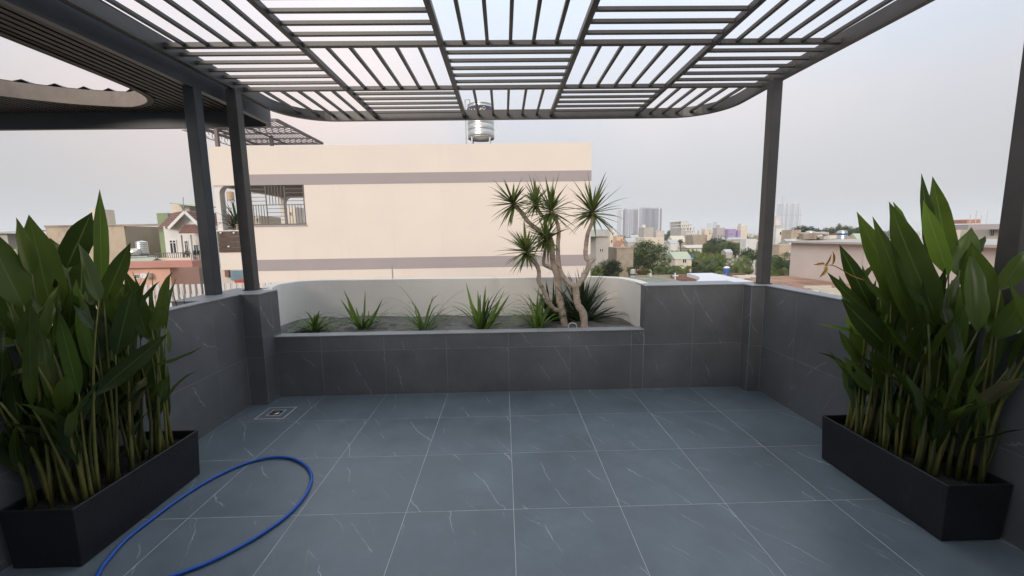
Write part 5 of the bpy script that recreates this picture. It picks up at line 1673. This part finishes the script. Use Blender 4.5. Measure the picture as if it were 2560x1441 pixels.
house('white annex hugging the cream cubic house', 1745, 1754, 576, 181, 8, H_WHITE)
house('light grey house with small arched windows beside the purple one', 1782, 1814, 570, 175, 9, H_GREY, [(1787, 1789, 587, 591), (1795, 1797, 587, 591), (1803, 1805, 587, 591)], clutter=1)
house('bright purple painted house', 1812, 1840, 573, 165, 9, H_PURP, [(1816, 1820, 582, 589), (1826, 1829, 582, 589)])
house('purple annex with dark windows', 1840, 1852, 576, 166, 7, H_PURP, [(1843, 1848, 585, 591)])
house('low grey tin roof in front of the purple house', 1798, 1860, 594, 150, 4, H_GREY, roof=('front', R_TIN, .8))
house('beige house with a roof canopy above the purple one', 1843, 1869, 565, 200, 8, H_CREAM, [(1851, 1856, 569, 573)], clutter=2)
house('white modern house with dark window left of the corner post', 1851, 1892, 598, 75, 8, H_WHITE, [(1852, 1860, 613, 628), (1852, 1884, 632, 637)])
pv_ = house('pavilion with a pale green tin roof among the trees', 1664, 1730, 631, 76, 8, H_CREAM, [(1666, 1670, 650, 661), (1683, 1687, 650, 660), (1706, 1716, 648, 658)], roof=('front', R_GREEN, 1.3), name='pavilion', cat='pavilion')
tank('small stainless tank at the green roofed pavilion end', 1668, 626, 637, 8, 75, stand=.8, detail=12, ribs=2)
tank('tiny blue drum at the right end of the pavilion roof', 1731, 637, 645, 8, 75, name='water_drum', m=BLUEP, stand=.4, ribs=2, detail=12, legs=False)
house('small pale hut in the banana grove', 1806, 1832, 624, 80, 4, H_GREY, roof=('front', R_TIN, .6), name='hut', cat='hut')

# slab tower block
TOWM = mat('tower_grey', (0.40, 0.40, 0.45), 0.8, var=.03, vs=.05)
TOWD = mat('tower_dark_panels', (0.22, 0.22, 0.28), 0.7, var=.2, vs=.4, coord='World')  # dark blue-grey of the window strips, crane and far block
TOWL = mat('tower_pale', (0.62, 0.61, 0.63), 0.8)
hrb = thing('tower_block', 'wide hazy grey slab tower block on the skyline', 'tower block', (at(1603, 575, Y=900).x, 900, GZ))
YT = 900
cols_ = [1553, 1557, 1562, 1570, 1573, 1584, 1595, 1598, 1606, 1614, 1622, 1630, 1638, 1646, 1649, 1654]
tops = [526, 524, 523, 522, 523, 523, 521, 519.5, 519, 519, 519.5, 520, 519.5, 520, 520, 520]
for i in range(len(cols_) - 1):
    a, c = at(cols_[i], tops[i], Y=YT), at(cols_[i + 1], tops[i], Y=YT)
    proud = 3 if i in (0, 2, 4, 7, 13) else (0 if i % 2 else 1.5)
    MB().box(a.x, c.x, YT - proud, YT + 30, GZ, a.z).build('bay', TOWL if i in (0, 3, 6, 13) else TOWM, hrb)
b = MB()
for i in range(len(cols_) - 1):
    if i in (0, 3, 6, 13):
        continue
    a, c = at(cols_[i], tops[i], Y=YT), at(cols_[i + 1], tops[i], Y=YT)
    wdt = c.x - a.x
    for k in range(3):
        xx = a.x + wdt * (k + .3) / 3
        b.box(xx, xx + wdt * .12, YT - 3.4, YT, GZ, a.z - 2)
b.build('window_strip', TOWD, hrb)
a = at(1560, 521, Y=YT)
MB().box(a.x, a.x + 3.5, YT - 3.6, YT - 3.1, a.z - 4, a.z - 1.5).build('sign', mat('blue_sign', (0.08, 0.1, 0.4), .6), hrb)
# pair of towers with a crane
for i, (p0, p1, pt, lab) in enumerate(((1953, 1975, 508, 'slim hazy tower under the crane'), (1979, 2004, 508, 'hazy twin tower right of the craned one'))):
    Yt = 1700 + 60 * i
    tw = thing('tower', lab, 'tower', (at((p0 + p1) / 2, 560, Y=Yt).x, Yt, GZ))
    nseg = 4
    for k in range(nseg):
        a, c = at(p0 + (p1 - p0) * k / nseg, pt + (2 if k in (0, 3) else 0), Y=Yt), at(p0 + (p1 - p0) * (k + 1) / nseg, pt, Y=Yt)
        MB().box(a.x, c.x, Yt - (3 if k % 2 else 0), Yt + 25, GZ, a.z).build('bay', TOWL if k % 2 else TOWM, tw)
    b = MB()
    for k in range(6):
        a, c = at(p0 + (p1 - p0) * (k + .3) / 6, pt, Y=Yt), at(p0 + (p1 - p0) * (k + .62) / 6, pt, Y=Yt)
        b.box(a.x, c.x, Yt - 3.5, Yt - 2.9, GZ, a.z - 4)
    a, c = at(p0, 540, Y=Yt), at(p1, 538, Y=Yt)
    b.box(a.x, c.x, Yt - 3.8, Yt - 3, a.z, c.z)
    b.build('window_strip', TOWD, tw)
cr = thing('crane', 'faint tower crane on top of the slim hazy tower', 'crane', at(1957, 508, Y=1690))
p = at(1956, 508, Y=1690)
b = MB()
b.bar(at(1956, 512, Y=1690), at(1956, 494, Y=1690), 1.6, 1.6); b.build('mast', TOWD, cr)
MB().bar(at(1953, 497, Y=1690), at(1962, 493, Y=1690), 1.2, 1.2).build('jib', TOWD, cr)
house('pink hazy block beside the slim tower', 1935, 1954, 540, 1500, 20, mat('hazy_pink', (.6, .42, .42), .8), cat='building', name='building')
house('faint distant office block, left of a pair', 1768, 1779, 558, 2600, 30, TOWM, cat='building', name='building')
house('faint distant bluish block, right of a pair', 1782, 1793, 555, 2650, 30, TOWD, cat='building', name='building')

def region(px):
    return ('beyond the left planter' if px < 300 else 'seen past the loggia' if px < 800 else 'near the wide tower block' if px < 1700 else
            'left of the corner post' if px < 1905 else 'right of the corner post' if px < 2190 else 'behind the heliconia flower side')
# filler town: simple houses further out
random.seed(21)
cols = [H_WHITE, H_CREAM, H_GREY, H_TAN, H_MAUVE, H_WHITE, H_CON, H_PEACH]
names_ = ['white', 'cream', 'grey', 'tan', 'mauve-grey', 'white', 'brown', 'apricot']
def filler(px0, px1, Y0, Y1, cnt, lo=573, hi=592, slope=-0.0157):
    for i in range(cnt):
        Y_ = Y0 * (Y1 / Y0) ** random.random()
        px = random.uniform(px0, px1)
        wpx = random.uniform(6, 15) / Y_ * FPX
        top = random.uniform(-7.5, -2.0) if Y_ < 300 else random.uniform(-6, 1.0)
        ph_ = 590.6 - 0.0157 * (px - 1258) + (1.52 - top) / Y_ * FPX
        k = random.randrange(len(cols))
        wl_ = []
        if random.random() < .8:
            nr_ = random.choice((1, 2))
            for a in range(2):
                for r_ in range(nr_):
                    xw = px + wpx * (.2 + .42 * a); hh = 1.3 / Y_ * FPX
                    wl_.append((xw, xw + 1.1 / Y_ * FPX, ph_ + hh * (0.5 + 2.3 * r_), ph_ + hh * (1.5 + 2.3 * r_)))
        rf_ = None if random.random() < .6 else (random.choice(('front', 'gable', 'hip')), random.choice((R_TIN, R_TIN, R_TERRA, R_CREAM, R_GREEN)), random.uniform(1, 2))
        if rf_:
            wl_ = []
        house(names_[k] + (' flat-roofed' if rf_ is None else ' pitched-roof') + ' house among distant roofs ' + region(px), px, px + wpx, ph_, Y_, random.uniform(7, 14), cols[k], wl_, rf_, grp='distant ' + names_[k] + (' flat' if rf_ is None else ' pitched') + ' houses ' + region(px), clutter=1 if (rf_ is None and random.random() < .5) else 0, wmull=0)
filler(1480, 1900, 190, 620, 62)
filler(1905, 2190, 120, 620, 46)
filler(1480, 1900, 260, 800, 34)
filler(2190, 2420, 90, 400, 22)
filler(-60, 120, 70, 400, 14)
filler(540, 760, 70, 260, 10)

# ================================================================== TREES
LEAF_A = leaf_mat('tree_leaf_dark', (0.028, 0.050, 0.013), (0.100, 0.140, 0.034), 0.55, 0.2, vs=0.9)
LEAF_B = leaf_mat('tree_leaf_mid', (0.045, 0.072, 0.014), (0.155, 0.195, 0.042), 0.55, 0.25, vs=0.9)
LEAF_C = leaf_mat('tree_leaf_bright', (0.085, 0.120, 0.018), (0.23, 0.27, 0.060), 0.5, 0.3, vs=0.9)
LEAF_R = leaf_mat('red_leaf', (0.22, 0.045, 0.035), (0.40, 0.09, 0.06), 0.6, 0.2, vs=2)
TRUNK = mat('tree_trunk', (0.12, 0.09, 0.065), 0.9, var=.3)
def crown_mesh(nm, seed, ncl, per, ls, m, flat=0.8):
    rnd = random.Random(seed)
    b = MB()
    for c in range(ncl):
        while True:
            p = Vector((rnd.uniform(-1, 1), rnd.uniform(-1, 1), rnd.uniform(-1, 1)))
            if 0.15 < p.length < 1:
                break
        p = p * (0.78 if c % 3 else 0.55)
        p.z = p.z * flat
        rr = rnd.uniform(.16, .34)
        for k in range(per):
            d_ = Vector((rnd.gauss(0, 1), rnd.gauss(0, 1), rnd.gauss(0, .8)))
            d_.normalize()
            cc = p + d_ * rr * rnd.uniform(.45, 1.08)
            a = Vector((rnd.gauss(0, 1), rnd.gauss(0, 1), rnd.gauss(0, .5))).normalized()
            bb = (d_ * .8 + Vector((0, 0, .5)) + Vector((rnd.gauss(0, .5), rnd.gauss(0, .5), rnd.gauss(0, .5)))).cross(a).normalized()
            s_ = ls * rnd.uniform(.6, 1.3)
            b.add([cc - a * s_, cc - bb * s_ * .45, cc + a * s_, cc + bb * s_ * .45], [(0, 1, 2, 3)])
    return b.mesh(nm, m)
def trunk_mesh(seed, h=1.5):
    rnd = random.Random(seed); b = MB()
    b.tube([(0, 0, -1), (.03, 0, -.6), (0, .03, -.2), (.02, 0, 0)], [.13, .10, .08, .04], 7)
    for k in range(5):
        a = k * 1.26 + rnd.random()
        b.tube([(0, 0, -.35 + .04 * k), (.3 * math.cos(a), .3 * math.sin(a), -.16 + .02 * k), (.55 * math.cos(a), .55 * math.sin(a), -.04)], [.06, .04, .015], 5)
    return b.mesh('trunk', TRUNK)
CROWNS = {'dark': [crown_mesh('crown', 3, 46, 46, .085, LEAF_A), crown_mesh('crown', 5, 40, 46, .085, LEAF_A, .9)],
          'mid': [crown_mesh('crown', 8, 44, 44, .085, LEAF_B), crown_mesh('crown', 9, 36, 46, .10, LEAF_B, .7)],
          'bright': [crown_mesh('crown', 12, 40, 42, .10, LEAF_C, .75)],
          'red': [crown_mesh('crown', 15, 26, 40, .09, LEAF_R, .9)]}
TRUNKS = [trunk_mesh(1), trunk_mesh(2)]
BIGC = crown_mesh('crown', 31, 110, 70, .05, LEAF_A, .95)
def tree(label, px, ptop, pbot, wpx, Y, kind='mid', grp=None, mesh=None, name='tree'):
    c = at(px, (ptop + pbot) / 2, Y=Y)
    rx = wpx / 2 / FPX * Y; rz = (pbot - ptop) / 2 / FPX * Y
    t = thing(name, label, 'tree', (c.x, c.y, GZ), grp)
    sc_ = Matrix.Diagonal((rx, rx, rz, 1))
    rot = Matrix.Rotation(random.uniform(0, 6.28), 4, 'Z')
    inst(mesh or random.choice(CROWNS[kind]), t, Matrix.Translation(c) @ rot @ sc_, 'crown')
    hz_ = max(.6, c.z - GZ)
    inst(random.choice(TRUNKS), t, Matrix.Translation(c) @ rot @ Matrix.Diagonal((rx * .8, rx * .8, hz_, 1)), 'trunk')
    return t
random.seed(5)
tree('big dense dark green tree in the middle of the skyline view', 1614, 593, 684, 122, 66, 'dark', mesh=BIGC)
tree('dark layered tree beside the grey slab house', 1526, 640, 700, 76, 44, 'dark', mesh=crown_mesh('crown', 41, 60, 60, .07, LEAF_A, .8))
tree('bright bush at the foot of the layered tree', 1492, 655, 702, 44, 42, 'bright')
tree('red leaved bush by the small striped tank', 1598, 668, 690, 22, 36, 'red', name='bush')
tree('feathery dark green tree left of the corner post', 1826, 594, 652, 62, 98, 'mid')
tree('open leafed tree in front of the white modern house', 1872, 612, 668, 56, 62, 'mid')
tree('round dark tree right of the concrete box', 1779, 598, 614, 20, 126, 'dark')
tree('dark tree under the frame building', 1685, 571, 596, 42, 190, 'dark')
tree('small tree standing before the long cream warehouse', 1702, 596, 612, 18, 122, 'mid')
tree('dark tree clump right of the twin towers', 2008, 560, 592, 60, 120, 'dark')
tree('lower dark tree just right of that clump', 2038, 568, 594, 36, 115, 'dark')
tree('dark tree behind the second banded tank', 2118, 560, 596, 46, 110, 'dark')
tree('tall thin conifer shaped tree between the banded tanks', 2096, 554, 592, 15, 112, 'dark')
tree('dark bushy tree right of the first banded tank', 2072, 565, 594, 40, 116, 'dark')
tree('dark tree behind the pale green roofed house', 2150, 563, 594, 46, 118, 'dark')
tree('tree right behind the corner post', 1935, 634, 690, 70, 36, 'mid')
tree('bright shrub under the far right balcony', 2490, 624, 668, 70, 24, 'bright')
tree('pale shrub low at the far right post', 2500, 660, 720, 60, 22, 'bright')
random.seed(11)
for i in range(64):
    Y_ = random.uniform(36, 95)
    px = random.uniform(1485, 1890)
    top = 642 + (95 - Y_) * 0.60 + random.uniform(-9, 9)
    if 1648 < px < 1745:
        top = max(top, 660)
    k = random.choice(('mid', 'bright', 'mid', 'dark', 'bright'))
    wp = random.uniform(20, 44)
    tree({'mid': 'mid green leafy tree in the green lot below the terrace', 'bright': 'bright yellow-green shrubby tree in the green lot below the terrace', 'dark': 'dark green tree in the green lot below the terrace'}[k].replace('below the terrace', 'under the wide tower block' if px < 1655 else 'below the green roofed pavilion' if px < 1745 else 'behind the white ledge'),
         px, top, top + wp * random.uniform(.7, 1.0), wp, Y_, k, grp=k + ' green lot trees ' + ('left' if px < 1655 else 'middle' if px < 1745 else 'right'))
for i in range(86):
    Y_ = random.uniform(110, 520)
    px = random.choice((random.uniform(1480, 1900), random.uniform(1905, 2400), random.uniform(1480, 1900), random.uniform(-40, 110)))
    hz_ = 590.6 - .0157 * (px - 1258)
    top = hz_ + random.uniform(-1.5, 6) / Y_ * FPX
    wp = random.uniform(7, 20) / Y_ * FPX
    tree('small dark distant tree among roofs ' + region(px), px, top, top + wp * .7, wp, Y_, 'dark', grp='distant trees ' + region(px))
for i in range(9):
    px = 1762 + i * 11 + random.uniform(-4, 4)
    tree('leafy green tree in the belt between the concrete box and the corner post', px, random.uniform(599, 612), random.uniform(632, 646), random.uniform(18, 32), random.uniform(90, 112), random.choice(('dark', 'mid')), grp='tree belt left of the corner post')
# palms
def palm_mesh(seed, nf=16, L=1.0):
    rnd = random.Random(seed); b = MB()
    for i in range(nf):
        az = i * 2.4 + rnd.uniform(-.2, .2); el = .25 + 1.25 * i / nf
        d_ = Vector((math.sin(el) * math.cos(az), math.sin(el) * math.sin(az), math.cos(el)))
        p = Vector((0, 0, 0)); sg = 9
        for k in range(sg):
            d2 = (d_ + Vector((0, 0, -.16 - .05 * k))).normalized()
            q2 = p + d2 * L / sg
            sd = d2.cross(Vector((0, 0, 1))).normalized()
            for s_ in (-1, 1):
                for j in range(2):
                    o = p.lerp(q2, j * .5)
                    ll = L * .30 * math.sin(math.pi * min(1, (k + j * .5 + 1.2) / (sg + 1.3)))
                    tp = o + sd * s_ * ll + d2 * ll * .5 + Vector((0, 0, -ll * .45))
                    b.add([o, o + d2 * L * .035, tp], [(0, 1, 2)])
            b.bar(p, q2, .014, .014)
            p, d_ = q2, d2
    return b.mesh('fronds', LEAF_B)
PALMS = [palm_mesh(1), palm_mesh(2, 13)]
PTR = MB().tube([(0, 0, -1), (.03, 0, -.5), (0, 0, 0)], [.05, .04, .035], 7).mesh('trunk', TRUNK)
def palm(label, px, py, Y, L, grp=None):
    c = at(px, py, Y=Y)
    t = thing('palm_tree', label, 'palm tree', (c.x, c.y, GZ), grp)
    inst(random.choice(PALMS), t, Matrix.Translation(c) @ Matrix.Rotation(random.uniform(0, 6), 4, 'Z') @ Matrix.Diagonal((L, L, L, 1)), 'fronds')
    h_ = c.z - GZ
    inst(PTR, t, Matrix.Translation(c) @ Matrix.Diagonal((3, 3, h_, 1)), 'trunk')
palm('broad palm with drooping fronds right of the corner post', 1958, 668, 30, 2.3)
palm('low palm right of the corner post by the mauve wall', 1945, 690, 27, 1.6)
for px, py, Y_, L, lab in ((1768, 662, 60, 2.4, 'feathery palm in the middle of the green lot behind the white pipes'), (1800, 664, 52, 2.3, 'feathery palm in the green lot behind the blue drum'),
                         (1852, 660, 58, 2.6, 'feathery palm in the green lot close to the corner post'), (1690, 680, 46, 1.6, 'small palm in the green lot under the green roofed pavilion'),
                         (1655, 668, 55, 2.0, 'small palm at the foot of the big dense tree')):
    palm(lab, px, py, Y_, L)
# banana grove: one mass of torn upright leaves
rnd = random.Random(77); b = MB()
for i in range(210):
    Y_ = rnd.uniform(78, 112); px = rnd.uniform(1672, 1812)
    c = at(px, 622 + (112 - Y_) * .28 + rnd.uniform(-2, 5), Y=Y_)
    for k in range(6):
        az = rnd.uniform(0, 6.28); el = rnd.uniform(.15, 1.0)
        d_ = Vector((math.sin(el) * math.cos(az), math.sin(el) * math.sin(az), math.cos(el)))
        L = rnd.uniform(1.4, 2.3); p = c + Vector((0, 0, -2.2))
        sd = d_.cross(Vector((rnd.uniform(-.3, .3), -1, .2))).normalized()
        pr_ = None
        for s_ in range(5):
            hw = .27 * math.sin(math.pi * (s_ + .4) / 5)
            cur = (p - sd * hw, p + sd * hw)
            if pr_:
                b.add([pr_[0], pr_[1], cur[1], cur[0]], [(0, 1, 2, 3)])
            pr_ = cur
            d_ = (d_ + Vector((0, 0, -.16))).normalized(); p = p + d_ * L / 4
    b.bar(c + Vector((0, 0, -6)), c + Vector((0, 0, -2.2)), .2, .2)
b.build('banana_grove', LEAF_C, kind='stuff')
# rough undergrowth filling the green lot
rnd = random.Random(78); b = MB()
for i in range(9000):
    Y_ = rnd.uniform(34, 118); xx = rnd.uniform(.12, .68) * Y_
    z = -8.6 + 1.6 * mnoise.noise(Vector((xx * .12, Y_ * .12, 0))) + rnd.uniform(-1.6, .4)
    c = Vector((xx, Y_, z))
    a = Vector((rnd.gauss(0, 1), rnd.gauss(0, 1), rnd.gauss(0, .6))).normalized()
    n2 = Vector((rnd.gauss(0, .5), rnd.gauss(0, .5), 1)).cross(a).normalized()
    s_ = rnd.uniform(.25, .6)
    b.add([c - a * s_, c - n2 * s_ * .4, c + a * s_, c + n2 * s_ * .4], [(0, 1, 2, 3)])
b.build('undergrowth', LEAF_B, kind='stuff')
